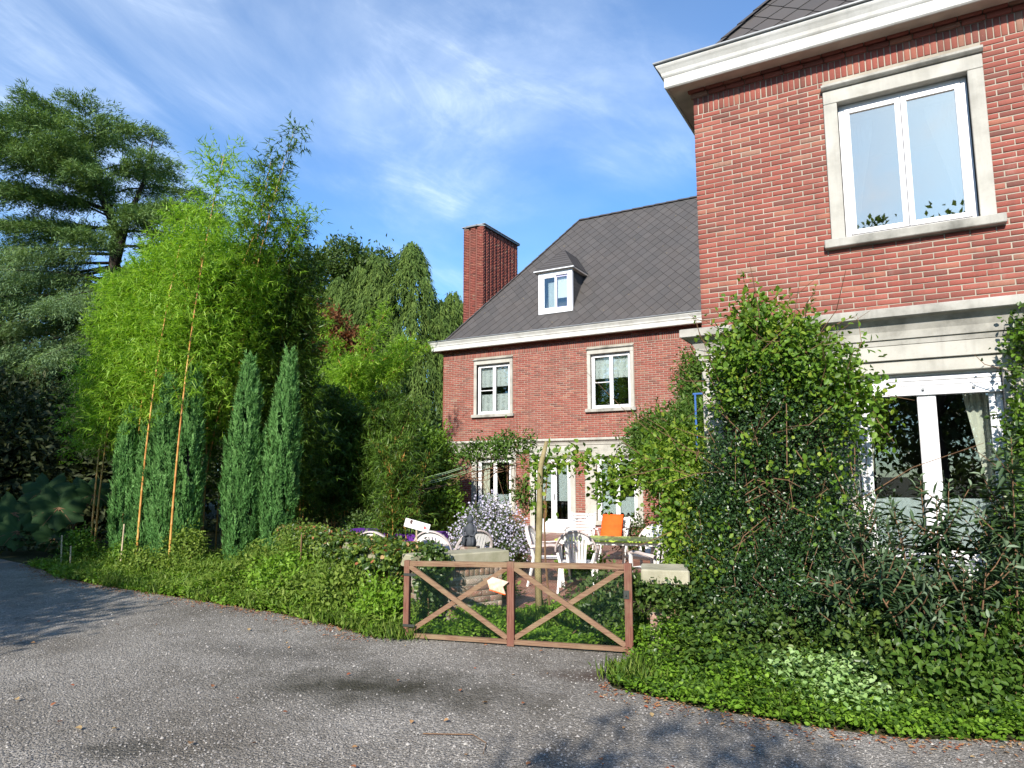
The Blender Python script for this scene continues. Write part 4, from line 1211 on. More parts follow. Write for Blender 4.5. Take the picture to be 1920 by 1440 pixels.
# purple table
tb = empty('garden_table', (-7.95, 9.55, .0), R(4)); tag(tb, 'table under a purple cloth behind the ivy wall', 'table')
top = MB(); n = 16; vs = [(-.95, -.42, .735), (.95, -.42, .735), (.95, .42, .735), (-.95, .42, .735)]
top.bev(-.95, .95, -.42, .42, .715, .74, .006); top.build('table_top', M['purple'], tb)
fl = MB(); P = [(-.955, -.425), (.955, -.425), (.955, .425), (-.955, .425)]; vs = []; m = 80
for i in range(m):
    t = i/m*4; k = int(t); f = t-k; a, b = P[k], P[(k+1) % 4]; x, y = a[0]+(b[0]-a[0])*f, a[1]+(b[1]-a[1])*f
    wv = .012*math.sin(i*1.1); vs += [(x, y, .738), (x*(1.01+wv), y*(1.02+wv), .62+.012*math.sin(i*.7))]
fl.add(vs, [(2*i, 2*i+1, (2*i+3) % (2*m), (2*i+2) % (2*m)) for i in range(m)]).build('cloth_drop', M['purple'], tb)
for sx in (-1, 1):
    for sy in (-1, 1): MB().tube([(.8*sx, .32*sy, .715), (.8*sx, .32*sy, -.02)], .022, 6).build('leg', M['plastic'], tb)
# reclining chairs
def recliner(loc, rz, label, tall):
    t = empty('reclining_chair', loc, rz); tag(t, label, 'chair')
    for k in range(9):
        f = k/8; z = .42 + tall*f; y = -.20 - .30*f
        MB().bar((-.23, y, z), (.23, y, z), .065*tall/.7, .014, (0, -.4, 1)).build('back_slat', M['plastic'], t)
    for s in (-1, 1):
        MB().bar((.24*s, -.18, .36), (.24*s, -.52, .46+tall), .035, .03, (1, 0, 0)).build('back_post', M['plastic'], t)
        MB().bar((.27*s, -.26, .63), (.27*s, .24, .64), .05, .03, (1, 0, 0)).build('armrest', M['plastic'], t)
        MB().tube([(.26*s, .20, .62), (.26*s, -.28, .0)], .018, 6).build('leg', M['plastic'], t); MB().tube([(.24*s, -.24, .5), (.25*s, .24, .0)], .018, 6).build('leg', M['plastic'], t)
    MB().bev(-.235, .235, -.2, .26, .37, .40, .006).build('seat', M['plastic'], t)
    return t
recliner((-5.75, 12.75, .03), R(195), 'white slatted high-back recliner by the brick pier of the rear wing', .46)
recliner((-5.15, 13.0, .03), R(190), 'white recliner carrying the orange cushion', .38)
cu = MB(); vs = []; n = 14
for j in range(n+1):
    f = j/n; z = .40 + .50*f; y = .16 + .30*f
    puff = .035*abs(math.sin(f*math.pi*4)) + .02
    for (x, o) in ((-.22, 0), (-.20, -puff), (0, -puff-.012), (.20, -puff), (.22, 0), (0, .012)): vs.append((x, y+o, z))
fs = [(6*j+q, 6*j+(q+1) % 6, 6*j+6+(q+1) % 6, 6*j+6+q) for j in range(n) for q in range(6)] + [tuple(range(6)), tuple(6*n+q for q in range(6))]
c = cu.add(vs, fs).build('chair_cushion', M['orange'], None, smooth=True); c.location = (-5.17, 12.80, .03); c.rotation_euler = (0, 0, R(8))
tag(c, 'bright orange padded cushion over the back of a recliner', 'cushion')

# white signboard with a red triangle on a thin stake
s = empty('signboard', (-5.86, 7.62, 0), R(28)); tag(s, 'white tilted signboard with a small red triangle on a stake', 'sign')
MB().tube([(0, .012, 0), (0, .012, 1.02)], .012, 6).build('stake', M['cane'], s)
bd = MB().bev(-.175, .175, -.012, .0, -.058, .058, .003).build('board', M['plastic'], s); bd.location = (.01, 0, 1.03); bd.rotation_euler = (0, R(15), 0)
mk = MB().prism([(.098, -.0135, .022), (.098, -.0135, -.022), (.142, -.0135, -.004)], (0, -.0015, 0)).build('red_triangle', plain('sign_red', (0.62, 0.02, 0.03), .5), bd)
mk = MB().prism([(-.105, -.0135, .05), (-.085, -.0135, .055), (-.070, -.0135, .045), (-.074, -.0135, .012), (-.080, -.0135, -.012), (-.098, -.0135, .004), (-.106, -.0135, .02)], (0, -.0015, 0)).build('dark_mark', plain('sign_ink', (0.06, 0.025, 0.025), .6), bd)
# small dark statue on the coping
st = empty('garden_statue', (-4.86, 7.42, .02), R(20))
tag(st, 'small dark cast stone figure beside the lilac asters', 'statue')
MB().bev(-.11, .11, -.10, .10, 0, .80, .01).build('plinth', M['oldbrick'], st)
def lathe(mb, prof, n=12, sx=1, sy=1, c=(0, 0, 0)):
    vs = [(c[0]+r_*math.cos(2*math.pi*k/n)*sx, c[1]+r_*math.sin(2*math.pi*k/n)*sy, c[2]+z) for (r_, z) in prof for k in range(n)]
    m = len(prof); fs = [(i*n+k, i*n+(k+1) % n, (i+1)*n+(k+1) % n, (i+1)*n+k) for i in range(m-1) for k in range(n)] + [tuple(reversed(range(n))), tuple((m-1)*n+k for k in range(n))]
    return mb.add(vs, fs)
f = MB(); lathe(f, [(.075, .80), (.085, .83), (.08, .88), (.06, .93), (.062, .98), (.068, 1.02), (.05, 1.06), (.022, 1.08), (.024, 1.09), (.036, 1.105), (.042, 1.13), (.038, 1.16), (.02, 1.18), (.005, 1.185)], 14, 1, .8)
for s_ in (-1, 1):
    f.tube([(.058*s_, -.005, 1.04), (.082*s_, -.02, .98), (.06*s_, -.07, .93), (.01*s_, -.075, .95)], [.022, .02, .017, .013], 7)
    f.tube([(.04*s_, -.02, .87), (.06*s_, -.09, .90), (.055*s_, -.10, .82)], [.034, .028, .018], 7)
f.build('figure', M['statue'], st, smooth=True)
# wooden pole with a metal rose arch
pl = MB(); pl.tube([(-3.98, 7.62, -.1), (-3.99, 7.60, .6), (-3.97, 7.61, 1.2), (-3.95, 7.60, 1.8), (-3.86, 7.60, 2.12)], [.046, .043, .040, .036, .022], 8)
tag(pl.build('wooden_pole', M['pole'], smooth=True), 'greenish brown rough wooden pole standing behind the gate', 'pole')
ar = empty('garden_arch', (-6.2, 11.0, 0)); tag(ar, 'pale green metal garden arch with scrolls spanning the terrace entrance', 'arch')
o = Vector((-6.2, 11.0, 0))
def arcpts(dz, dy, z0s):
    X = [(-8.37, 9.89, 1.45), (-7.42, 10.40, 1.72), (-6.81, 10.71, 1.93), (-6.25, 11.01, 2.12), (-5.8, 11.25, 2.15), (-5.32, 11.54, 2.11), (-4.69, 11.93, 1.95), (-3.9, 12.35, 1.75)]
    return [Vector(p) - o + Vector((-.5*dy, .87*dy, dz)) for p in X]
for (dz, dy) in ((0, 0), (.035, .28), (-.10, 0), (-.06, .28)):
    MB().tube(arcpts(dz, dy, 0), .0055, 5).build('arch_bar', M['arch'], ar)
for (cx, sg) in ((-6.22, 1), (-5.98, -1)):
    P = []
    c0 = Vector((cx, 11.01 + (cx+6.25)*.53, 2.035)) - o
    for k in range(26):
        t = k/25*2.6*math.pi; r_ = .10*(1 - k/32)
        P.append(c0 + Vector((.88*r_*math.cos(t)*sg, .47*r_*math.cos(t)*sg, r_*math.sin(t))))
    MB().tube(P, .006, 5).build('scroll', M['arch'], ar)
for p in (arcpts(0, 0, 0)[0], arcpts(0, .28, 0)[0], arcpts(0, 0, 0)[-1], arcpts(0, .28, 0)[-1]):
    MB().tube([p, (p.x-.05, p.y, .0)], .009, 6).build('arch_post', M['arch'], ar)
# blue frame by the corner of the front wing
bf = empty('blue_frame', (-3.0, 12.0, 0)); tag(bf, 'thin blue metal trellis frame showing between creeper and holly', 'trellis')
for (a, b) in (((-.17, 0, 0), (-.17, 0, 3.12)), ((.75, 0, 0), (.75, 0, 3.12)), ((-.21, 0, 3.12), (.78, 0, 3.12)), ((-.0, 0, 3.02), (.6, 0, 3.02)), ((.03, 0, 2.0), (.03, 0, 3.02)), ((.2, 0, 2.0), (.2, 0, 3.02)), ((-.17, 0, 2.0), (.75, 0, 2.0))):
    MB().tube([a, b], .018, 6).build('bar', M['blue'], bf)

# ------------------------------------------------------------------ planting
LM = {
 'bamboo': leaf_mat('bamboo_leaf', [(0.115, 0.225, 0.018), (0.215, 0.385, 0.034), (0.39, 0.54, 0.09)], .5, .3, .48),
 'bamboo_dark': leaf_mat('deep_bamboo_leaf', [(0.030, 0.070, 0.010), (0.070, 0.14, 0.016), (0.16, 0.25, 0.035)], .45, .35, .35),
 'cypress': leaf_mat('cypress_scale_leaf', [(0.036, 0.10, 0.024), (0.075, 0.19, 0.046), (0.18, 0.35, 0.11)], .7, .2, .2),
 'conifer': leaf_mat('weeping_conifer_leaf', [(0.040, 0.075, 0.016), (0.080, 0.135, 0.026), (0.14, 0.20, 0.04)], .7, .2, .22),
 'cedar': leaf_mat('cedar_needle', [(0.045, 0.088, 0.032), (0.11, 0.185, 0.060), (0.22, 0.31, 0.11)], .7, .2, .25),
 'cedar_pale': leaf_mat('pale_cedar_needle', [(0.08, 0.14, 0.065), (0.16, 0.25, 0.12), (0.25, 0.35, 0.18)], .7, .2, .3),
 'broad': leaf_mat('broad_leaf', [(0.030, 0.060, 0.014), (0.060, 0.105, 0.022), (0.11, 0.16, 0.035)], .5, .35, .35),
 'shade': leaf_mat('shade_toned_leaf', [(0.022, 0.032, 0.012), (0.040, 0.055, 0.020), (0.075, 0.085, 0.035)], .6, .25, .25),  # woodland shade is put into these darker leaf colours
 'copper': leaf_mat('copper_leaf', [(0.085, 0.040, 0.018), (0.16, 0.065, 0.025), (0.22, 0.11, 0.04)], .6, .25, .35, (1.4, 0.8, 0.5)),
 'creeper': leaf_mat('creeper_leaf', [(0.050, 0.11, 0.012), (0.10, 0.20, 0.020), (0.19, 0.30, 0.035)], .5, .3, .38),
 'yellowing': leaf_mat('yellowing_creeper_leaf', [(0.085, 0.15, 0.014), (0.16, 0.26, 0.025), (0.30, 0.36, 0.05)], .5, .3, .4),
 'wisteria': leaf_mat('wisteria_leaf', [(0.035, 0.080, 0.012), (0.065, 0.13, 0.018), (0.12, 0.20, 0.030)], .5, .3, .35),
 'holly': leaf_mat('holly_leaf', [(0.013, 0.034, 0.011), (0.024, 0.058, 0.017), (0.056, 0.105, 0.027)], .36, .5, .15),
 'ivy': leaf_mat('ivy_leaf', [(0.022, 0.055, 0.014), (0.050, 0.095, 0.018), (0.12, 0.17, 0.03)], .4, .45, .25),
 'herb': leaf_mat('ground_herb_leaf', [(0.080, 0.16, 0.013), (0.155, 0.29, 0.024), (0.28, 0.43, 0.06)], .5, .3, .42),
 'nettle': leaf_mat('rough_weed_leaf', [(0.075, 0.13, 0.020), (0.15, 0.23, 0.032), (0.27, 0.34, 0.075)], .6, .25, .42),
 'pale_herb': leaf_mat('pale_mottled_leaf', [(0.18, 0.31, 0.08), (0.28, 0.42, 0.15), (0.40, 0.52, 0.25)], .6, .25, .3),
 'buddleia': leaf_mat('buddleia_leaf', [(0.030, 0.062, 0.026), (0.060, 0.105, 0.045), (0.20, 0.26, 0.17)], .6, .25, .22),
 'aster_leaf': leaf_mat('aster_leaf', [(0.040, 0.070, 0.020), (0.070, 0.11, 0.030), (0.11, 0.15, 0.05)], .6, .25, .3),
 'aster': leaf_mat('lilac_petal', [(0.44, 0.41, 0.56), (0.56, 0.53, 0.68), (0.70, 0.67, 0.80)], .7, .2, .3, (1.0, 1.0, 1.0)),
 'gunnera': leaf_mat('giant_leaf', [(0.020, 0.050, 0.016), (0.028, 0.066, 0.020), (0.040, 0.085, 0.026)], .7, .2, .25),  # leaf colours darkened to carry the shade at the drive end
 'dead': leaf_mat('fallen_leaf', [(0.24, 0.075, 0.035), (0.30, 0.13, 0.06), (0.36, 0.25, 0.12)], .7, .2, .15, (1.2, .9, .6)),
 'grass': leaf_mat('grass_blade', [(0.06, 0.12, 0.015), (0.12, 0.21, 0.025), (0.22, 0.28, 0.06)], .5, .3, .35),
 'fern': leaf_mat('fern_leaf', [(0.04, 0.09, 0.015), (0.08, 0.16, 0.02), (0.14, 0.24, 0.03)], .5, .3, .35),
}
UP = np.array([0, 0, 1.0])

def limb_tree(name, base, h, r0, ells, label, mat, nclump, per, L, W, spread, cat='tree', group=None, up=.15, out=.6, trunk_pts=None, nl=7, shape='diamond', lump=.25, rng=None, bark='bark', shell=(.6, 1.05)):
    """tree or shrub: tapered trunk with limbs reaching into a crown of leaf clumps"""
    rng = rng or np.random.default_rng(abs(hash(label)) % 1000 + 3) if False else np.random.default_rng(len(label) * 7 + int(abs(base[0]) * 10))
    root = empty(name, base); tag(root, label, cat, group)
    b = np.array(base)
    tk = MB(); tp = trunk_pts or [(0, 0, -.1), (.05*h*.1, 0, h*.25), (-.02*h, .01*h, h*.5), (.01*h, 0, h*.8)]
    tk.tube(tp, [r0*(1-.75*i/(len(tp)-1)) for i in range(len(tp))], 8)
    for k in range(nl):
        e = ells[k % len(ells)]; tgt = Vector((e[0], e[1], e[2])) - Vector(base) + Vector(tuple(rng.normal(size=3) * np.array(e[3:6]) * .45))
        s = Vector(tp[-1])*.5 + Vector(tp[-2])*.5 if k % 2 else Vector(tp[-2])
        mid = s.lerp(tgt, .5) + Vector((0, 0, -.08*(tgt-s).length)) ; tk.tube([s, mid, tgt], [r0*.35, r0*.2, r0*.05], 5)
    tk.build('trunk', M[bark], root, smooth=True)
    C_, O_ = blob_clumps(ells, nclump, rng, shell=shell, lump=lump); P, D, r_ = tufts(C_, O_, per, spread, rng, out, up)
    P = P - b
    leaves('crown', P, D, unit(O_[np.repeat(np.arange(nclump), per)] * .5 + rdir(len(P), rng) * .6 + UP * .5), L * rng.uniform(.7, 1.25, len(P)), W * rng.uniform(.7, 1.25, len(P)), LM[mat], root, r_, shape=shape, kind=None)
    return root

# ---- columnar cypresses
def cypress(base, leaders, label, n_plume=620, seed=1):
    rng = np.random.default_rng(seed); root = empty('cypress', base); tag(root, label, 'cypress', 'columnar cypresses along the drive')
    tk = MB(); Ps, Ds, Ns, Rs = [], [], [], []
    for (dx, dy, tx, ty, h, rad) in leaders:
        tk.tube([(dx*.3, dy*.3, -.1), (dx, dy, h*.3), (tx, ty, h*.93)], [.07, .05, .008], 6)
        npl = int(n_plume * h * rad / 1.2); per = 64
        t = rng.random(npl) ** 1.15 * .97; a = rng.random(npl) * 2 * np.pi
        prof = rad * np.minimum(1, (.55 + 1.6 * t)) * np.maximum(.02, (1 - t ** 2.6)) ** .9
        rr = prof * rng.uniform(.78, 1.05, npl) * (1 + .14*np.sin(a*4 + t*11 + seed) + .09*np.sin(a*7 - t*23))
        ax = np.stack([dx + (tx-dx)*t, dy + (ty-dy)*t, t*h + .05], 1)
        o = np.stack([np.cos(a), np.sin(a), np.zeros(npl)], 1)
        c = ax + o * rr[:, None]
        u = rng.random((npl, per)); ln = rng.uniform(.22, .62, npl)
        lean = unit(o * .16 + rng.normal(size=(npl, 3)) * .06 + UP)
        P = c[:, None] + lean[:, None] * ((u - .4) * ln[:, None])[..., None] + rng.normal(size=(npl, per, 3)) * (.026 * (1.1 - u))[..., None]
        D = unit(lean[:, None] + rng.normal(size=(npl, per, 3)) * .33 + o[:, None] * .18)
        Ps.append(P.reshape(-1, 3)); Ds.append(D.reshape(-1, 3)); Ns.append(np.repeat(o, per, 0) + rng.normal(size=(npl*per, 3)) * .5)
        Rs.append(np.clip(np.repeat(rng.random(npl), per) * .5 + u.reshape(-1) * .5, 0, 1))
    tk.build('trunk', M['bark'], root)
    P, D, N = map(np.concatenate, (Ps, Ds, Ns)); P[:, 2] = np.maximum(P[:, 2], .02)
    leaves('foliage', P, D, N, rng.uniform(.05, .11, len(P)), rng.uniform(.016, .03, len(P)), LM['cypress'], root, np.concatenate(Rs), shape='tri')
cypress((-12.75, 7.95, 0), [(-.24, -.05, -.28, -.1, 2.78, .25), (.02, .05, .0, .1, 2.45, .24), (.28, .05, .36, .1, 2.85, .24)], 'three-stemmed dark cypress beside the orange bamboo culms', seed=3)
cypress((-12.0, 8.12, 0), [(-.16, -.02, -.10, -.1, 3.45, .31), (.24, .14, .22, .2, 3.60, .27), (.06, -.1, .12, -.1, 2.2, .2)], 'broad two-peaked cypress standing between two bamboo culms', seed=4)
cypress((-10.62, 8.92, 0), [(-.22, -.1, -.08, -.22, 3.75, .36), (.34, .16, .52, .22, 3.88, .32)], 'twin-spired cypress next to the ivy-covered wall', seed=5)

# ---- bamboo
def bamboo(name, label, culms, n_leaf, mat, seed, lo=.35, L=.13, W=.016, br=.75, show=True, droop=.5):
    """culms: (x, y, tx, ty, height, radius)"""
    rng = np.random.default_rng(seed); c0 = np.mean([(c[0], c[1]) for c in culms], 0); root = empty(name, (c0[0], c0[1], 0)); tag(root, label, 'bamboo')
    paths = []; tw = MB()
    for (x, y, tx, ty, h, r0, *_d) in culms:
        n = 14; pts = []
        for i in range(n+1):
            t = i/n; k = t ** 2.2
            pts.append((x + (tx-x)*k - c0[0], y + (ty-y)*k - c0[1], h * (t - .05 * k)))
        paths.append(np.array(pts))
        mb = MB(); nn = int(h/.28); P2, R2 = [], []
        for i in range(nn+1):
            t = i/nn*n; k = min(int(t), n-1); q = Vector(pts[k]).lerp(Vector(pts[k+1]), t-k); r_ = r0 * (1 - .8 * i/nn)
            P2 += [q - Vector((0, 0, .012)), q, q + Vector((0, 0, .012))]; R2 += [r_, r_*1.22, r_]
        mb.tube(P2, R2, 7); mb.build('culm', M['culm'], root, smooth=True)
    hs = np.array([c[4] * (c[6] if len(c) > 6 else 1.0) for c in culms]); pick = rng.choice(len(culms), n_leaf // 7, p=hs/hs.sum())
    nb = len(pick); t = lo + (1-lo) * rng.random(nb) ** .85
    base = np.empty((nb, 3))
    for k, p in enumerate(paths):
        m = pick == k; tt = t[m] * (len(p)-1); i = np.minimum(tt.astype(int), len(p)-2); f = (tt-i)[:, None]; base[m] = p[i]*(1-f) + p[i+1]*f
    a = rng.random(nb) * 2*np.pi; el = rng.uniform(.1, 1.0, nb)
    bd = np.stack([np.cos(a)*np.cos(el), np.sin(a)*np.cos(el), np.sin(el)], 1)
    ln = br * (1.1 - t*.60) * rng.random(nb) ** .55
    tip = base + bd*ln[:, None]; tip[:, 2] -= droop * .35 * ln ** 2
    per = 7
    P = np.repeat(tip, per, 0) - np.repeat(bd*np.minimum(ln, .22)[:, None], per, 0) * rng.random((nb*per, 1)); 
    D = unit(np.repeat(bd, per, 0)*.8 + rng.normal(size=(nb*per, 3))*.55 - UP*droop)
    r_ = np.clip(np.repeat(rng.random(nb), per)*.5 + rng.random(nb*per)*.5, 0, 1)
    leaves('foliage', P, D, rng.normal(size=(nb*per, 3))*.5 + UP, L*rng.uniform(.6, 1.2, nb*per), W*rng.uniform(.8, 1.3, nb*per), LM[mat], root, r_, shape='tri')
    # the side twigs
    sel = rng.choice(nb, min(nb, 2600), replace=False)
    b0, b1 = base[sel], tip[sel]; S = unit(np.cross(b1-b0, UP+.01)) * .0035
    V = np.stack([b0-S, b0+S, b1+S*.4, b1-S*.4], 1).reshape(-1, 3); F = (np.arange(len(sel))*4)[:, None] + np.arange(4)
    np_obj('side_twigs', V, F, M['culm'], root, None, 'stuff')
    return root
def culm_mat():
    m, nt, b = new_mat('bamboo_culm')
    g = wcoords(nt, (1, 1, .5))
    c = ramp(nt, noise(nt, g, 2.0, 3), [(.3, (.42, .17, .045)), (.5, (.52, .27, .07)), (.7, (.50, .34, .10))])
    nt.links.new(c, b.inputs['Base Color']); b.inputs['Roughness'].default_value = .35
    return m
M['culm'] = culm_mat()
rg = np.random.default_rng(21)
front = [(-14.6, 8.18, -14.6, 8.4, 6.2, .022), (-14.53, 8.22, -14.1, 8.5, 6.0, .020), (-12.32, 7.74, -12.15, 8.2, 7.2, .022, .6), (-11.42, 7.78, -11.0, 8.1, 8.2, .022, .5), (-13.75, 8.3, -13.6, 8.5, 6.6, .018, .8), (-13.4, 8.25, -13.5, 8.6, 6.9, .016, .8), (-13.0, 9.2, -11.5, 9.8, 8.3, .02, .45), (-13.2, 9.4, -12.3, 9.9, 8.4, .02, .4), (-12.7, 9.3, -11.0, 10.2, 7.7, .02, .4), (-13.6, 8.9, -13.4, 9.0, 6.8, .02)]
for k in range(16):
    x, y = -15.7 + rg.random()*3.3, 8.6 + rg.random()*1.4
    front.append((x, y, x + .3 + rg.normal()*.6, y + rg.normal()*.4, rg.uniform(4.8, 6.3) + (x+15.7)*.45, .018))
bamboo('bamboo_clump', 'tall yellow-green bamboo clump with thin orange culms behind the cypresses', front, 185000, 'bamboo', 31, .34, .165, .021, 1.25)
back = [(-13.1 + .1*k, 10.2 + rg.random()*1.4, -12.9 + .1*k + rg.normal()*.35, 10.4 + rg.normal()*.5, rg.uniform(5.6, 7.6) - .05*k, .018) for k in range(13)]
back += [(-12.4, 9.6, -10.9, 9.7, 9.5, .02, .4), (-12.6, 9.9, -11.6, 9.7, 8.9, .02, .5), (-12.0, 10.4, -11.5, 10.4, 7.7, .02), (-12.2, 10.8, -11.4, 10.9, 6.8, .02), (-12.1, 10.5, -11.6, 10.4, 5.6, .02)]
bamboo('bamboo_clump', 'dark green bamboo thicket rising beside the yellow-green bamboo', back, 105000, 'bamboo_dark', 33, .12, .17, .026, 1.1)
pale = [(-15.6 + rg.normal()*1.3, 16.6 + rg.normal()*1.1, -15.3 + rg.normal()*1.9, 16.4 + rg.normal()*1.5, rg.uniform(4.8, 7.0), .02) for k in range(24)]
bamboo('bamboo_clump', 'feathery light green bamboo in front of the weeping conifers', pale, 75000, 'bamboo', 35, .26, .18, .028, 1.1)
dk = [(-14.2 + .26*k + rg.normal()*.2, 13.5 + rg.normal()*.5, -14.1 + .26*k + rg.normal()*.5, 13.2 + rg.normal()*.6, rg.uniform(2.6, 4.2), .015) for k in range(13)]
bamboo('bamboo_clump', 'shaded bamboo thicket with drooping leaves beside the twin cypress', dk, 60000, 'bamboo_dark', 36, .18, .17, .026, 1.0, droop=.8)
sap = [(-7.65 + rg.normal()*.2, 9.2 + rg.normal()*.15, -7.6 + rg.normal()*.34, 9.2 + rg.normal()*.25, rg.uniform(1.4, 2.6), .008) for k in range(10)]
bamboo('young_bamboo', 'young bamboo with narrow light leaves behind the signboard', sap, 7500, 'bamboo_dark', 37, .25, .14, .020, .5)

# ---- weeping conifers
def weeper(base, leaders, label, n=2300, seed=1):
    """leaders: (dx, dy, height, radius)"""
    rng = np.random.default_rng(seed); root = empty('weeping_conifer', base); tag(root, label, 'conifer', 'weeping conifers behind the house')
    tk = MB(); Ps, Ds, Ns, Rs = [], [], [], []; tot = sum(l[2]*l[3] for l in leaders)
    for (dx, dy, h, rad) in leaders:
        tk.tube([(dx*.2, dy*.2, -.2), (dx*.8, dy*.8, h*.6), (dx, dy, h*.99)], [.2, .12, .02], 7); m = int(n*h*rad/tot)
        t = rng.random(m) ** .9; a = rng.random(m)*2*np.pi
        lob = 1 + .30*np.sin(a*3 + t*8 + seed) + .24*np.sin(a*5 - t*15 + seed*2) + .12*np.sin(t*40)
        r_ = rad * np.clip(1-t, 0, 1) ** .62 * lob * rng.uniform(.62, 1.08, m) + .06
        o = np.stack([np.cos(a), np.sin(a), np.zeros(m)], 1); c = o*r_[:, None] + np.stack([dx*(.4+.6*t), dy*(.4+.6*t), t*h], 1)
        per = 27; u = np.tile(np.linspace(0, 1, per), m); ln = np.repeat(rng.uniform(.45, 1.35, m), per)
        O = np.repeat(o, per, 0); Cc = np.repeat(c, per, 0); side = np.repeat(rng.normal(size=(m, 3))*.12, per, 0)*u[:, None]
        P = Cc + O*(.28*np.sin(u*1.9)*ln)[:, None] - UP*((u**1.35)*ln - .12)[:, None] + side + rng.normal(size=(m*per, 3))*np.array([.06, .06, .05])
        P[:, 2] = np.maximum(P[:, 2], .1); Ps.append(P); Ds.append(unit(O*.35 - UP*1.0 + rng.normal(size=(m*per, 3))*.32)); Ns.append(O + rng.normal(size=(m*per, 3))*.6)
        Rs.append(np.clip(np.repeat(rng.random(m), per)*.6 + rng.random(m*per)*.4, 0, 1))
    tk.build('trunk', M['bark'], root)
    P, D, N, r_ = map(np.concatenate, (Ps, Ds, Ns, Rs)); q = len(P)
    leaves('foliage', P, D, N, rng.uniform(.18, .36, q), rng.uniform(.04, .075, q), LM['conifer'], root, r_, shape='tri')
weeper((-20.7, 26.2, 0), [(0, 0, 13.1, 2.3), (1.2, .6, 10.2, 1.6), (-.9, -.8, 9.4, 1.8)], 'tallest weeping conifer with a pointed rounded top', 2700, 2)
weeper((-22.6, 25.6, 0), [(.2, 0, 12.5, 2.0), (-.7, -.3, 12.0, 1.4), (.9, -.6, 8.6, 1.6)], 'weeping conifer with a ragged narrow top behind the light bamboo', 2300, 7)
weeper((-24.6, 25.2, 0), [(0, 0, 11.6, 2.2), (-.8, -.6, 9.0, 1.6)], 'shorter weeping conifer next to the airy tree', 1900, 9)
weeper((-19.2, 27.6, 0), [(0, 0, 10.7, 1.5), (.6, .2, 9.0, 1.2)], 'narrow weeping conifer beside the chimney', 1300, 12)
weeper((-18.6, 29.5, 0), [(0, 0, 9.9, 1.2), (.7, .3, 8.6, .9)], 'slim far conifer just beside the chimney', 700, 14)

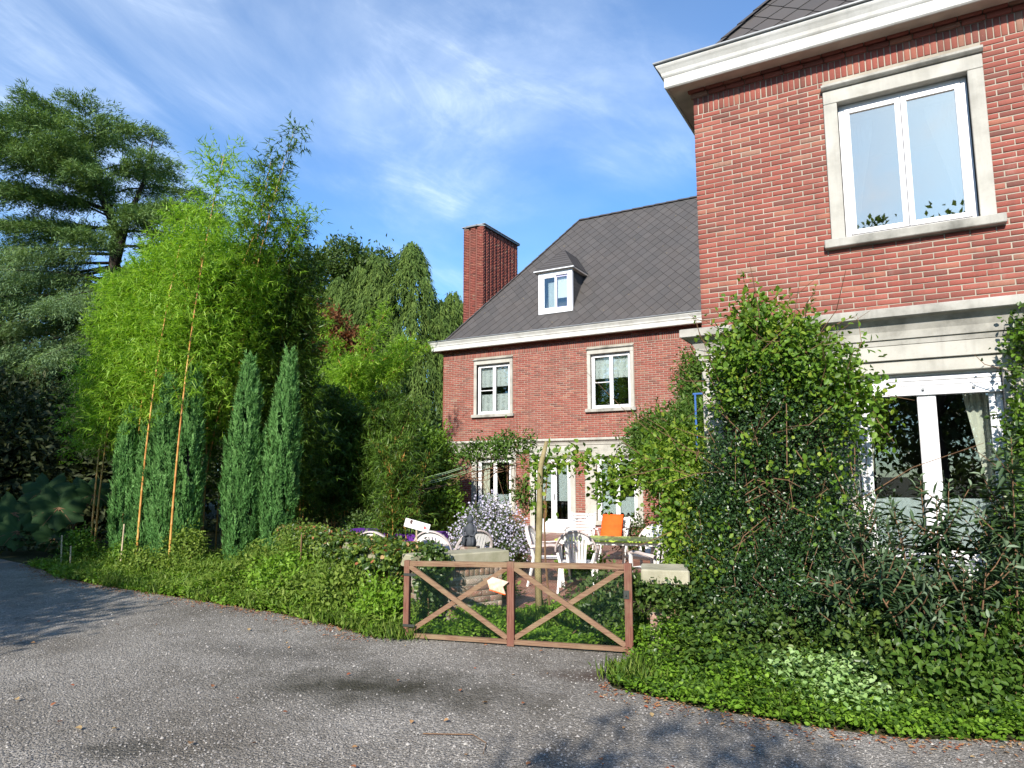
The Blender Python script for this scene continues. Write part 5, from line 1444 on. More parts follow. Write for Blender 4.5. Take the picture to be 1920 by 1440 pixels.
# ---- cedar
def cedar():
    rng = np.random.default_rng(77); B = np.array([-25.6, 14.4, 0]); root = empty('cedar_tree', tuple(B)); tag(root, 'big spreading cedar with flat layered branches against the sky', 'cedar')
    tk = MB(); tk.tube([(0, 0, -.3), (.1, 0, 5), (.05, 0, 9.0), (-.2, .1, 11.0), (-1.1, -.5, 13.3), (-1.6, -.9, 15.6)], [.34, .28, .22, .17, .09, .02], 9)
    tk.tube([(.05, 0, 9.4), (.35, .15, 11.3), (.7, .5, 13.0), (.9, .6, 14.6)], [.15, .12, .07, .02], 8)
    limbs = []
    # (start z on the trunk, direction az, length, rise, pale?)  az measured from the view's right-hand side, anticlockwise from above
    for z, az, ln, rise, pale_ in [
        (12.9, 200, 4.6, 1.6, 0), (13.6, 150, 3.6, 1.4, 0), (13.2, 255, 3.4, 1.2, 0), (12.4, 20, 3.4, 1.1, 0), (12.8, 330, 3.6, .9, 0), (13.4, 80, 3.0, 1.2, 0), (13.9, 300, 2.6, 1.1, 0),
        (12.0, 235, 4.0, .9, 0), (12.6, 275, 3.4, .7, 0), (11.8, 250, 3.6, .4, 0), (10.9, 200, 5.0, .2, 0), (10.2, 185, 5.2, 0, 0), (13.1, 185, 4.2, 1.5, 0), (12.3, 35, 3.8, .9, 0), (10.6, 320, 3.6, .2, 0), (10.2, 350, 4.4, .2, 0), (9.6, 15, 4.6, .1, 0), (9.0, 340, 4.2, -.1, 0), (10.0, 290, 3.6, 0, 0), (14.9, 140, 2.6, 1.0, 0), (13.6, 215, 4.4, 1.5, 0), (12.9, 240, 4.6, 1.1, 0), (11.9, 0, 4.4, .9, 0), (10.0, 240, 4.4, -.2, 1), (9.4, 175, 5.6, -.3, 0), (8.4, 165, 5.8, -.5, 0), (7.0, 170, 5.8, -.7, 0), (6.0, 215, 5.6, -1.0, 1), (5.4, 175, 5.8, -1.0, 0), (9.8, 215, 5.2, -.2, 1), (8.0, 190, 5.6, -.6, 1), (6.8, 200, 5.6, -.9, 1),
        (14.3, 180, 3.0, 1.2, 0), (14.6, 235, 2.4, .9, 0), (15.0, 100, 1.9, .9, 0), (14.6, 5, 2.4, .8, 0), (15.4, 190, 1.5, .7, 0), (15.2, 280, 1.6, .8, 0), (15.6, 30, 1.1, .9, 0), (13.0, 110, 3.4, 1.0, 0),
        (11.9, 190, 4.8, .7, 0), (11.6, 215, 4.2, .5, 0), (11.4, 345, 4.4, .8, 0), (11.2, 10, 4.6, .6, 0), (12.2, 310, 3.4, .5, 0), (11.0, 170, 4.8, .3, 0), (10.6, 225, 3.4, .3, 0),
        (9.6, 195, 5.4, -.2, 0), (9.0, 230, 4.6, -.3, 1), (8.6, 265, 3.8, -.5, 1), (8.2, 210, 5.2, -.7, 1), (7.4, 245, 4.6, -.8, 1), (7.6, 180, 5.6, -.6, 0), (7.0, 285, 3.6, -.8, 1),
        (6.4, 220, 5.0, -1.0, 1), (5.8, 195, 5.6, -1.0, 0), (5.6, 255, 4.4, -1.2, 1), (5.0, 230, 5.2, -1.2, 0), (4.6, 205, 5.6, -1.2, 0), (4.2, 270, 4.2, -1.2, 0), (6.6, 150, 5.0, -.8, 0), (9.2, 150, 4.6, 0, 0), (5.2, 310, 3.4, -1.0, 0), (9.0, 315, 3.0, -.3, 0)]:
        limbs.append((z, az + 29.8, ln, rise, pale_))
    Ps = [[], []]; Ds = [[], []]; Rs = [[], []]
    for (z, az, ln, rise, pl_) in limbs:
        az += rng.normal()*9; z += rng.normal()*.18; rise += rng.normal()*.25
        d = Vector((math.cos(R(az)), math.sin(R(az)), 0)); s = Vector((-.2 - (z-11)*.3 if z > 11 else .05, -.15*(z-11) if z > 11 else 0, z))
        pts = [s + d*(ln*t) + Vector((0, 0, rise*(t**.7) - .75*t*t*max(.4, ln/5))) for t in (0, .25, .5, .75, 1)]
        tk.tube(pts, [.05*ln/4, .042*ln/4, .03*ln/4, .018, .006], 5)
        nb = int(ln * 14)
        for k in range(nb):
            t = .14 + .86*(k + rng.random())/nb; i = min(int(t*4), 3); p = pts[i].lerp(pts[i+1], t*4-i)
            side = 1 if k % 2 else -1; a = R(az) + side*rng.uniform(.3, 1.0); bl = (.40 + .95*(1-abs(t-.5)*1.1))*rng.uniform(.5, 1.25)
            bd = Vector((math.cos(a), math.sin(a), rng.uniform(-.10, .38) if not pl_ else rng.uniform(-.3, .15)))
            m = int(40*bl); u = rng.random(m) ** .8
            P = np.array(p) + np.array(bd)[None]*(u*bl)[:, None] + rng.normal(size=(m, 3))*np.array([.06, .06, .035]); P[:, 2] -= (.38 if not pl_ else .6)*u*u*bl + rng.random(m)**2*(.30 if not pl_ else .5)
            D = unit(np.array(bd)[None]*1.1 + rng.normal(size=(m, 3))*.42 + np.array([0, 0, -.22 if not pl_ else -.45]))
            g = 1 if pl_ and rng.random() < .8 else 0
            Ps[g].append(P); Ds[g].append(D); Rs[g].append(np.clip(rng.random()*.5 + rng.random(m)*.5, 0, 1))
    tk.build('trunk', M['bark'], root, smooth=True)
    for g, mt in ((0, 'cedar'), (1, 'cedar_pale')):
        P, D, r_ = np.concatenate(Ps[g]), np.concatenate(Ds[g]), np.concatenate(Rs[g])
        k_ = 3 if g else 2; P = np.repeat(P, k_, 0) + rng.normal(size=(len(P)*k_, 3))*.05; D = unit(np.repeat(D, k_, 0) + rng.normal(size=(len(P), 3))*.35); r_ = np.repeat(r_, k_)
        leaves('foliage', P, D, rng.normal(size=P.shape)*.5 + UP, rng.uniform(.10, .24, len(P)) * (.75 if g else 1), rng.uniform(.026, .046, len(P)) * (.7 if g else 1), LM[mt], root, r_, shape='tri')
cedar()

# ---- trees of the background
limb_tree('airy_tree', (-26.6, 27.4, 0), 13.0, .22, [(-27.6, 26.6, 12.6, 2.0, 1.8, 1.0), (-26.2, 27.3, 13.3, 1.8, 1.6, .9), (-24.8, 28.0, 12.6, 1.8, 1.6, 1.1), (-28.6, 26.2, 11.4, 1.5, 1.5, .8), (-25.6, 27.6, 11.2, 1.4, 1.4, .7)],
          'airy broadleaf tree with flat dark branch layers above the copper bush', 'broad', 420, 42, .26, .11, .26, out=.5, lump=.35)
limb_tree('copper_tree', (-23.2, 22.6, 0), 8.0, .10, [(-23.0, 22.3, 8.3, 1.3, 1.2, .9), (-22.0, 22.9, 7.4, 1.1, 1.0, .7), (-23.9, 22.0, 9.0, .9, .9, .6)],
          'reddish brown autumn tree peeping above the light bamboo', 'copper', 170, 30, .20, .10, .20)
limb_tree('broadleaf_tree', (-30.5, 19.5, 0), 9.5, .25, [(-30.2, 19.6, 9.6, 2.6, 2.4, 2.2), (-28.4, 20.3, 9.0, 2.2, 2.0, 1.8), (-32, 18.8, 8.2, 2.4, 2.2, 2.2)],
          'light green tree seen through the cedar branches', 'creeper', 420, 34, .26, .14, .3)
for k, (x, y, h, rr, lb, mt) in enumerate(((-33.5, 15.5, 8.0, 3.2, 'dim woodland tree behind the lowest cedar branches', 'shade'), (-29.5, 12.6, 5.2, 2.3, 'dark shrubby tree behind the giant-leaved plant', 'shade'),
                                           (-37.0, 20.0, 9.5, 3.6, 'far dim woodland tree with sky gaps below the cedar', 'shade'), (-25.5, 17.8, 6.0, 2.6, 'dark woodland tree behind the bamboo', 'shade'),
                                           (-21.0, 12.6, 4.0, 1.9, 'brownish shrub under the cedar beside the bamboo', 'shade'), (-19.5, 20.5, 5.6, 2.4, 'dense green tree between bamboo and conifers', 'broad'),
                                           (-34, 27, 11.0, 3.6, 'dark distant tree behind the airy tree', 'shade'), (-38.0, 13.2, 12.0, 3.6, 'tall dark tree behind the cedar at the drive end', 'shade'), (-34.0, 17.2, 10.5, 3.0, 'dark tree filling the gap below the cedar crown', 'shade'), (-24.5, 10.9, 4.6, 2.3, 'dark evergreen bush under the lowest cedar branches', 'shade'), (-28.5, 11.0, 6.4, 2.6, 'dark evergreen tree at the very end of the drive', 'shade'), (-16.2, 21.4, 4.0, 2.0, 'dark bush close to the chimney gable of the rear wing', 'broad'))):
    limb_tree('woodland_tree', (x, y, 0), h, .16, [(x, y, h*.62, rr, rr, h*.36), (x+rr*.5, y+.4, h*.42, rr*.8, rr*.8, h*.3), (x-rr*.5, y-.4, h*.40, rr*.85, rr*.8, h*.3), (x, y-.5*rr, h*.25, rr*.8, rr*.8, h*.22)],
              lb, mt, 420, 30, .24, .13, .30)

# ---- giant-leaved plant in the shade of the cedar
def gunnera():
    rng = np.random.default_rng(5); root = empty('giant_leaved_plant', (-16.6, 8.6, 0)); tag(root, 'giant-leaved plant with huge lobed leaves in shade at the drive end', 'plant'); root.scale = (.92, .92, .92)
    for k, (dx, dy, z, r_, tilt, az) in enumerate(((.75, -.45, 1.15, .66, 62, 335), (-.25, -.3, 1.55, .60, 48, 310), (-.95, -.6, 1.0, .64, 60, 320), (.95, -.6, .45, .46, 66, 350), (.2, .5, 1.6, .55, 30, 340), (-1.4, .2, 1.4, .55, 40, 300), (-.1, -.9, .6, .52, 66, 330), (1.2, .1, 1.45, .45, 50, 0))):
        n = 42; vs = [(0, 0, -.10)]
        for ring in (.35, .7, 1.0):
            for i in range(n):
                a = 2*math.pi*i/n; lob = 1 - .20*abs(math.sin(a*3.5))**1.5*(ring**2) - (.07*(i % 2))*(ring == 1.0) - .35*math.exp(-((a-math.pi)/.28)**2)
                rr = r_*ring*lob; vs.append((rr*math.cos(a), rr*math.sin(a), .10*ring*abs(math.cos(a*3.5))*r_*1.3 - .16*ring**2*r_ + (.35*(1-ring))*-.12))
        fs = [(0, 1+i, 1+(i+1) % n) for i in range(n)] + [(1+q*n+i, 1+(q+1)*n+i, 1+(q+1)*n+(i+1) % n, 1+q*n+(i+1) % n) for q in range(2) for i in range(n)]
        mb = MB(); mb.cur = .2 + .1*k; o = mb.add(vs, fs).build('leaf', LM['gunnera'], root, smooth=True, attr=True)
        o.location = (dx, dy, z); o.rotation_euler = (0, R(tilt), R(az))
        st = MB(); st.tube([(dx*.15, dy*.15, 0), (dx*.6, dy*.6, z*.65), (dx, dy, z-.08)], [.035, .028, .02], 6); st.build('stalk', M['twig'], root)
        rb = MB()
        for q in range(5):
            a = (q-2)*.55; rb.tube([(0, 0, -.085), (r_*.5*math.cos(a), r_*.5*math.sin(a), -.035*r_), (r_*.85*math.cos(a), r_*.85*math.sin(a), -.05*r_)], [.012, .008, .003], 4)
        rb.build('vein', M['twig'], o)
gunnera()

# ---- climbers and shrubs against the house
def leafy(name, label, ells, nclump, per, L, W, spread, mat, cat='shrub', shape='oval', up=.1, out=.6, seed=1, stems=10, stem_r=.012, lump=.3, base=None, keep=None, shell=(.55, 1.05), droop=0.0, twigs=0, stem_mat='twig'):
    rng = np.random.default_rng(seed); e0 = ells[0]; b = np.array(base if base else (e0[0], e0[1], 0.0)); root = empty(name, tuple(b)); tag(root, label, cat)
    sm = MB()
    for k in range(stems):
        e = ells[k % len(ells)]; tip = Vector(tuple(np.array(e[:3]) - b + rng.normal(size=3)*np.array(e[3:6])*.45)); s = Vector((rng.normal()*.12, rng.normal()*.08, 0)); m = s.lerp(tip, .5) + Vector(tuple(rng.normal(size=3)*.08))
        sm.tube([s, m, tip], [stem_r, stem_r*.7, stem_r*.25], 5)
    for k in range(twigs):
        e = ells[rng.integers(len(ells))]; d = rdir(1, rng)[0]; p = np.array(e[:3]) - b + d*np.array(e[3:6])*.9; q = p + (d + rng.normal(size=3)*.7)*rng.uniform(.15, .5); mm = (p+q)/2 + rng.normal(size=3)*.06
        sm.tube([tuple(p), tuple(mm), tuple(q)], [.005, .004, .002], 4)
    if sm.v: sm.build('stem', M[stem_mat], root)
    mats = mat if isinstance(mat, list) else [(mat, 1.0)]
    C_, O_ = blob_clumps(ells, nclump, rng, shell=shell, lump=lump)
    if keep is not None: m_ = keep(C_); C_, O_ = C_[m_], O_[m_]
    g = rng.choice(len(mats), len(C_), p=np.array([w for _, w in mats])/sum(w for _, w in mats))
    for k, (mt, _) in enumerate(mats):
        if not (g == k).any(): continue
        P, D, r_ = tufts(C_[g == k], O_[g == k], per, spread, rng, out, up - droop); P[:, 2] = np.maximum(P[:, 2], .02)
        N = unit(np.repeat(O_[g == k], per, 0)*.6 + rdir(len(P), rng)*.5 + UP*.4)
        leaves('foliage', P - b, D, N, L*rng.uniform(.65, 1.25, len(P)), W*rng.uniform(.65, 1.25, len(P)), LM[mt], root, r_, shape=shape)
    return root
# the dark holly column by the corner of the front wing, with a light climber over its top
leafy('holly_bush', 'tall dark glossy holly bush against the front wing beside the window',
      [(-1.25, 7.62, 1.30, .55, .45, 1.15), (-1.10, 7.60, 2.25, .48, .40, .72), (-1.52, 7.55, 2.0, .30, .36, .75), (-.78, 7.62, 1.9, .30, .34, .85), (-.95, 7.30, .65, .55, .45, .55), (-1.70, 7.40, 1.05, .30, .36, .85), (-.55, 7.35, 1.1, .28, .3, .5), (-1.35, 7.15, .5, .5, .35, .45), (-.4, 7.1, .45, .4, .35, .4)],
      2000, 28, .038, .026, .085, 'holly', seed=41, stems=12, twigs=70, stem_r=.014, shape='diamond', lump=.4)
leafy('climber', 'light green climber spilling over the top of the dark holly',
      [(-1.25, 7.58, 2.95, .48, .36, .42), (-.82, 7.55, 2.70, .38, .32, .40), (-1.52, 7.55, 2.70, .26, .32, .38), (-1.38, 7.62, 3.32, .20, .2, .24), (-.95, 7.6, 3.15, .2, .2, .2), (-.46, 7.52, 2.35, .2, .22, .34)],
      430, 17, .066, .044, .10, [('creeper', .7), ('yellowing', .2), ('wisteria', .1)], cat='climber', seed=43, lump=.55, shell=(.3, 1.2), stems=14, twigs=80, base=(-1.3, 7.8, 0), stem_r=.007)
leafy('climber', 'few light climber leaves creeping over the middle of the holly', [(-1.55, 7.12, 1.15, .25, .12, .5), (-.72, 7.15, 1.5, .22, .14, .5), (-1.05, 7.05, .85, .3, .12, .3), (-1.2, 7.15, 1.9, .3, .1, .3), (-1.75, 7.1, .6, .2, .15, .4)], 75, 8, .058, .042, .06, [('creeper', .6), ('yellowing', .4)], cat='climber', seed=44, stems=10, twigs=30, base=(-1.2, 7.0, 0), stem_r=.005, shell=(.2, 1.05))
def shoots(parent, specs, mat, L, W, seed):
    rng = np.random.default_rng(seed); b = np.array(parent.location); sm = MB(); Ps, Ds = [], []
    for pts in specs:
        pts = [np.array(p, float) - b for p in pts]; sm = MB(); sm.tube([tuple(p) for p in pts], [.005]*(len(pts)-1) + [.002], 4); sm.build('shoot', M['twig'], parent)
        for i in range(len(pts)-1):
            n = max(3, int(np.linalg.norm(pts[i+1]-pts[i])/.035)); u = rng.random(n)[:, None]; Ps.append(pts[i]*(1-u) + pts[i+1]*u); Ds.append(rdir(n, rng)*.9 + (pts[i+1]-pts[i])*.5)
    P, D = np.concatenate(Ps), np.concatenate(Ds)
    leaves('shoot_leaves', P, D, rdir(len(P), rng)*.5 + UP, L*rng.uniform(.6, 1.2, len(P)), W*rng.uniform(.6, 1.2, len(P)), LM[mat], parent, None, shape='oval')
c_ = [o for o in COL.objects if o.name.startswith('climber')][0]
shoots(c_, [[(-1.35, 7.6, 3.4), (-1.42, 7.7, 3.7), (-1.48, 7.75, 3.98)], [(-1.05, 7.6, 3.3), (-.98, 7.7, 3.6), (-1.0, 7.75, 3.72)], [(-.95, 7.6, 3.2), (-.78, 7.7, 3.5), (-.72, 7.7, 3.7)], [(-1.7, 7.5, 3.0), (-1.9, 7.5, 3.2), (-1.95, 7.5, 3.45)],
            [(-.75, 7.5, 3.1), (-.5, 7.6, 3.25), (-.35, 7.6, 3.3)], [(-.45, 7.5, 2.5), (-.28, 7.45, 2.5), (-.2, 7.45, 2.35)], [(-1.5, 7.2, 2.2), (-1.52, 7.15, 1.6)], [(-1.0, 7.15, 2.4), (-1.02, 7.12, 1.8), (-.98, 7.1, 1.4)], [(-.5, 7.4, 1.9), (-.42, 7.35, 1.4)]], 'creeper', .055, .035, 3)
# creeper on the right of the ground floor window
leafy('wall_creeper', 'creeper climbing the wall at the shutter side of the ground floor window', [(1.02, 8.0, 2.6, .10, .12, .62), (1.0, 7.85, 1.6, .20, .2, .75), (.98, 7.6, .8, .35, .35, .7)], 520, 18, .055, .042, .07, [('creeper', .5), ('ivy', .5)], cat='climber', seed=47, stems=8, base=(1.05, 7.9, 0), twigs=14)
# hanging creeper between terrace and holly
leafy('hanging_creeper', 'yellow-green creeper hanging over the stone-capped pier', [(-2.40, 8.5, 1.50, .40, .45, .5), (-2.15, 7.9, 1.15, .32, .42, .7), (-2.02, 7.5, .7, .25, .32, .55), (-2.75, 9.2, 1.85, .48, .5, .26), (-2.3, 8.2, 1.85, .45, .5, .45), (-1.92, 7.35, .45, .2, .28, .4)],
      560, 14, .064, .046, .09, [('yellowing', .7), ('creeper', .3)], cat='climber', seed=51, stems=16, twigs=50, base=(-2.0, 7.6, 0), stem_r=.008)
# wisteria on the rear wing
leafy('wisteria', 'dense dark green wisteria mass beside the rear wing, reaching up its wall',
      [(-4.40, 17.0, 3.90, .42, .6, .72), (-4.15, 16.2, 3.1, .45, .6, .6), (-4.6, 14.8, 2.45, .75, .8, .42), (-4.0, 14.2, 2.3, .9, 1.0, .7), (-3.5, 13.0, 2.1, .7, .9, .65), (-4.0, 13.4, 1.7, .45, .7, .4), (-3.1, 12.4, 1.4, .5, .7, .6)],
      1400, 24, .115, .045, .14, 'wisteria', cat='climber', shape='diamond', seed=53, stems=16, twigs=40, base=(-3.6, 14.0, 0), droop=.1, stem_r=.02)
leafy('wisteria', 'wisteria tuft lying on the metal arch in front of the rear window',
      [(-6.55, 10.75, 2.20, .42, .3, .13), (-6.25, 10.95, 2.32, .32, .28, .12), (-6.95, 10.6, 2.06, .26, .22, .09), (-6.2, 11.3, 1.35, .2, .18, .22)], 90, 22, .085, .034, .085, 'wisteria', cat='climber', seed=55, stems=8, twigs=14, base=(-6.3, 11.2, 0), droop=.1, stem_r=.008)
leafy('corner_creeper', 'bright green creeper covering the chimney-side corner of the rear wing',
      [(-12.1, 16.2, 1.5, .8, .7, 1.2), (-12.4, 16.4, 2.4, .75, .6, .75), (-11.8, 16.0, 1.9, .5, .5, .7), (-11.6, 16.0, .7, .7, .6, .6), (-13.2, 16.8, 1.4, 1.0, .8, 1.3)], 800, 24, .12, .075, .13, [('creeper', .8), ('wisteria', .2)], cat='climber', shape='diamond', seed=57, stems=14, twigs=24, base=(-11.8, 16.6, 0))
# vine on the arch and pole
leafy('arch_vine', 'thin leafy vine twining over the pole and arch', [(-4.0, 7.75, 1.85, .25, .2, .16), (-3.75, 8.1, 1.88, .42, .25, .14), (-3.4, 8.6, 1.72, .45, .3, .2), (-4.02, 7.65, 1.5, .10, .10, .30), (-3.0, 8.9, 1.75, .4, .3, .22), (-3.25, 8.3, 1.45, .22, .2, .26)],
      115, 8, .080, .055, .08, [('yellowing', .6), ('creeper', .4)], cat='climber', seed=59, stems=0, base=(-3.9, 7.7, 0), shell=(.2, 1.05))
v_ = [o for o in COL.objects if o.name.startswith('arch_vine')][0]
sm = MB(); rv = np.random.default_rng(8)
for k in range(16):
    t0 = rv.random()*.7; X = [(-8.2, 9.95, 1.46), (-7.42, 10.40, 1.66), (-6.81, 10.71, 1.82), (-6.25, 11.01, 1.96), (-5.8, 11.25, 2.0), (-5.32, 11.54, 2.0), (-4.69, 11.93, 1.88)]
    p = []
    for j in range(7):
        t = min((t0 + j*.05)*6, 5.99); i = int(t); a, b = Vector(X[i]), Vector(X[i+1]); q = a.lerp(b, t-i); p.append(q - v_.location + Vector(tuple(rv.normal(size=3)*.055)) - Vector((0, 0, .05 + .05*math.sin(j))))
    sm = MB(); sm.tube(p, [.008, .008, .007, .006, .005, .004, .003], 4); sm.build('vine_stem', M['twig'], v_)
for k in range(9):
    x = -6.9 + rv.random()*1.2; p = [(x, 10.9, 1.9), (x+rv.normal()*.05, 10.85, 1.6), (x+rv.normal()*.12, 10.8, 1.36+rv.random()*.1)]; sm = MB(); sm.tube([Vector(q) - v_.location for q in p], [.005, .004, .002], 4); sm.build('vine_stem', M['twig'], v_)
sm = MB(); sm.tube([Vector(p) - v_.location for p in ((-3.9, 7.75, 0), (-3.93, 7.68, .7), (-3.94, 7.68, 1.3), (-3.9, 7.72, 1.85))], [.014, .012, .010, .007], 5)
sm.build('vine_stem', M['twig'], v_)

# ---- lilac asters
def asters():
    rng = np.random.default_rng(61); b = np.array([-6.1, 9.95, 0]); root = empty('aster_bush', tuple(b)); tag(root, 'bushy aster covered with tiny lilac flowers', 'aster')
    n = 330; sm = MB(); a = rng.random(n)*6.28; sp = rng.random(n)**.6
    tipx = np.cos(a)*sp*.80; tipy = np.sin(a)*sp*.55; tz = 1.36*(1 - .50*sp**2)*rng.uniform(.72, 1.05, n)
    Ps, Ds, Fp = [], [], []
    for k in range(n):
        p0 = np.array([tipx[k]*.35, tipy[k]*.35, 0]); p1 = np.array([tipx[k]*.75, tipy[k]*.75, tz[k]*.6]); p2 = np.array([tipx[k], tipy[k], tz[k]])
        if k % 3 == 0: sm.tube([tuple(p0), tuple(p1), tuple(p2)], [.005, .004, .002], 3)
        u = rng.random(60)[:, None]; q = np.where(u < .5, p0*(1-2*u) + p1*2*u, p1*(2-2*u) + p2*(2*u-1)); Ps.append(q + rng.normal(size=q.shape)*.03); Ds.append(rdir(60, rng) + UP*.4)
        m = 11; u = rng.uniform(.55, 1.03, m)[:, None]; Fp.append(p1*(2-2*u) + p2*(2*u-1) + rng.normal(size=(m, 3))*.055)
    sm.build('stem', M['twig'], root)
    P, D = np.concatenate(Ps), np.concatenate(Ds); leaves('foliage', P, D, rdir(len(P), rng), rng.uniform(.05, .09, len(P)), rng.uniform(.010, .018, len(P)), LM['aster_leaf'], root)
    F_ = np.concatenate(Fp); nf = len(F_); axis = unit(rdir(nf, rng) + UP*.5 + np.array([.3, -1.0, 0])); t1 = unit(np.cross(axis, UP + .01)); t2 = np.cross(axis, t1)
    per = 7; th = np.tile(np.arange(per)/per*2*np.pi, nf); A = np.repeat(t1, per, 0)*np.cos(th)[:, None] + np.repeat(t2, per, 0)*np.sin(th)[:, None]
    leaves('blossoms', np.repeat(F_, per, 0), A + np.repeat(axis, per, 0)*.25, np.repeat(axis, per, 0), .020, .011, LM['aster'], root)
asters()

# ---- buddleia by the ground floor window
def buddleia(base, canes, label, seed, L=.13, W=.034, mat='buddleia'):
    rng = np.random.default_rng(seed); b = np.array(base); root = empty('buddleia', base); tag(root, label, 'shrub', 'buddleias below the ground floor window')
    sm = MB(); Ps, Ds, Rs = [], [], []
    for (dx, dy, h) in canes:
        p0 = np.array([dx*.25, dy*.25, 0]); p1 = np.array([dx*.7, dy*.7, h*.6]); p2 = np.array([dx, dy, h]); sm.tube([tuple(p0), tuple(p1), tuple(p2)], [.009, .007, .003], 5)
        br = [(p1, p2)]
        for k in range(6):
            t = rng.uniform(.30, .9); q = p0*(1-t)**2 + 2*p1*t*(1-t) + p2*t*t; d = rng.normal(size=3)*np.array([1, 1, .2]); d = d/np.linalg.norm(d); e = q + d*rng.uniform(.12, .35) + UP*rng.uniform(.1, .3); sm.tube([tuple(q), tuple((q+e)/2 - UP*.02), tuple(e)], [.006, .005, .003], 4); br.append((q, e))
        for (q, e) in br:
            nn = max(4, int(np.linalg.norm(e-q)/.038)); ax = (e-q)/np.linalg.norm(e-q); s1 = np.cross(ax, UP+.05); s1 /= np.linalg.norm(s1); s2 = np.cross(ax, s1)
            for j in range(nn+1):
                p = q + (e-q)*(j/nn); a = j*1.57 + rng.normal()*.2; tipk = .55 + .45*(1-j/nn)
                for sg in (1, -1):
                    d = (s1*math.cos(a) + s2*math.sin(a))*sg + ax*(.35 + .8*(j/nn)**3) - UP*.12; Ps.append(p); Ds.append(d); Rs.append((min(1, j/nn*.75 + rng.random()*.25), tipk))
    sm.build('cane', M['twig'], root)
    P, D, r_ = np.array(Ps), np.array(Ds), np.array(Rs); n = len(P)
    leaves('foliage', P, D, UP + rng.normal(size=(n, 3))*.3, L*r_[:, 1]*rng.uniform(.75, 1.25, n), W*r_[:, 1]**.5*rng.uniform(.8, 1.2, n), LM[mat], root, r_[:, 0]**2, shape='oval', bend=.22)
rb = np.random.default_rng(9)
buddleia((.10, 7.0, 0), [(rb.normal()*.30, rb.normal()*.2, rb.uniform(1.0, 1.7)) for k in range(6)], 'grey-green buddleia rising in front of the window mullion', 71, .15, .034)
buddleia((.60, 6.75, 0), [(rb.normal()*.22 + .05, rb.normal()*.2, rb.uniform(1.1, 2.0)) for k in range(5)], 'tall dark buddleia beside the wall creeper', 73, .15, .034)
buddleia((-.35, 6.75, 0), [(rb.normal()*.25, rb.normal()*.2, rb.uniform(.7, 1.35)) for k in range(7)], 'lower buddleia between holly and window', 75)
buddleia((.25, 6.35, 0), [(rb.normal()*.35, rb.normal()*.2, rb.uniform(.6, 1.1)) for k in range(8)], 'short bushy buddleia at the front of the bed', 77)

# ---- ground cover and ivy
def fbm2(x, y, s, seed):
    r_ = np.random.default_rng(seed).random(8)*6.28
    return (np.sin(x*s + r_[0]) * np.sin(y*s*1.1 + r_[1]) + .6*np.sin(x*s*2.3 + y*s*1.4 + r_[2]) * np.sin(y*s*2.7 - x*s*.8 + r_[3]) + .4*np.sin(x*s*5.1 + r_[4])*np.sin(y*s*4.7 + r_[5]))
def cover(name, label, poly, n, hfun, L, W, mat, seed, cat='ground cover', shape='oval', up=.35, flat=1.0, per=6, sp=.045):
    rng = np.random.default_rng(seed); xs = [p[0] for p in poly]; ys = [p[1] for p in poly]; P = np.empty((0, 3))
    m = n // per
    while len(P) < m:
        q = np.stack([rng.uniform(min(xs), max(xs), m), rng.uniform(min(ys), max(ys), m), np.zeros(m)], 1); P = np.concatenate([P, q[inside(q, poly)]])
    P = P[:m]; h = hfun(P[:, 0], P[:, 1]); P[:, 2] = np.maximum(.01, h*rng.random(m)**.45)
    r0 = rng.random(m); Q = np.repeat(P, per, 0) + rng.normal(size=(m*per, 3))*sp*np.array([1, 1, .5]); Q[:, 2] = np.maximum(Q[:, 2], .004)
    D = unit(rdir(m*per, rng)*np.array([1, 1, .45]) + UP*up*.5); N = unit(UP*flat + rdir(m*per, rng)*.55)
    r_ = np.clip(np.repeat(r0, per)*.5 + rng.random(m*per)*.5, 0, 1)
    o = leaves(name, Q, D, N, L*rng.uniform(.6, 1.3, m*per), W*rng.uniform(.6, 1.3, m*per), LM[mat], None, r_, 'stuff', shape=shape)
    return tag(o, label, cat)
edge = lambda x: edge_y(x)
LEFT = [(-14.6, 7.05), (-13.6, 6.9), (-12.8, 6.62), (-11.2, 6.44), (-9.5, 6.38), (-6.95, 6.27), (-5.9, 6.1), (-5.05, 5.88), (-4.78, 5.98), (-4.82, 6.55), (-6.1, 7.1), (-9.4, 8.8), (-10.3, 9.2), (-14.6, 9.2)]
hl = lambda x, y: np.clip((.04 + np.where(x < -9.0, .06, .30)*np.clip((y - edge(x))/1.1, 0, 1)) * (1 + .75*fbm2(x, y, 2.6, 3)), .02, .65)
cover('ground_cover', 'bright green low herbs along the curved edge of the drive', LEFT, 48000, hl, .056, .040, 'herb', 81, shape='diamond')
cover('ground_cover', 'paler rough weeds growing taller at the foot of wall and cypresses', LEFT, 34000, lambda x, y: hl(x, y)*1.45, .070, .032, 'nettle', 82, shape='diamond')
cover('ground_cover', 'dull dry stalky weeds mixed along the verge of the drive', LEFT, 12000, lambda x, y: hl(x, y)*1.6 + .03, .075, .018, 'grass', 90, shape='diamond', up=1.6)
RIGHT = [(-2.28, 6.6), (-2.28, 5.65), (-2.15, 5.5), (-1.5, 5.37), (-.77, 5.35), (-.13, 5.43), (.53, 5.76), (1.6, 6.1), (1.6, 7.6), (-2.0, 7.6)]
hr = lambda x, y: np.clip((.04 + .15*np.clip((y - edge(x))/1.1, 0, 1)) * (1 + .65*fbm2(x, y, 3.4, 5)), .015, .5)
cover('ground_cover', 'bright green leafy herbs along the drive below the front wing', RIGHT, 27000, hr, .040, .030, 'herb', 83)
cover('ground_cover', 'mixed rougher darker leaves scattered through the herbs below the front wing', RIGHT, 9000, lambda x, y: hr(x, y)*1.3 + .02, .055, .026, 'wisteria', 89, shape='diamond')
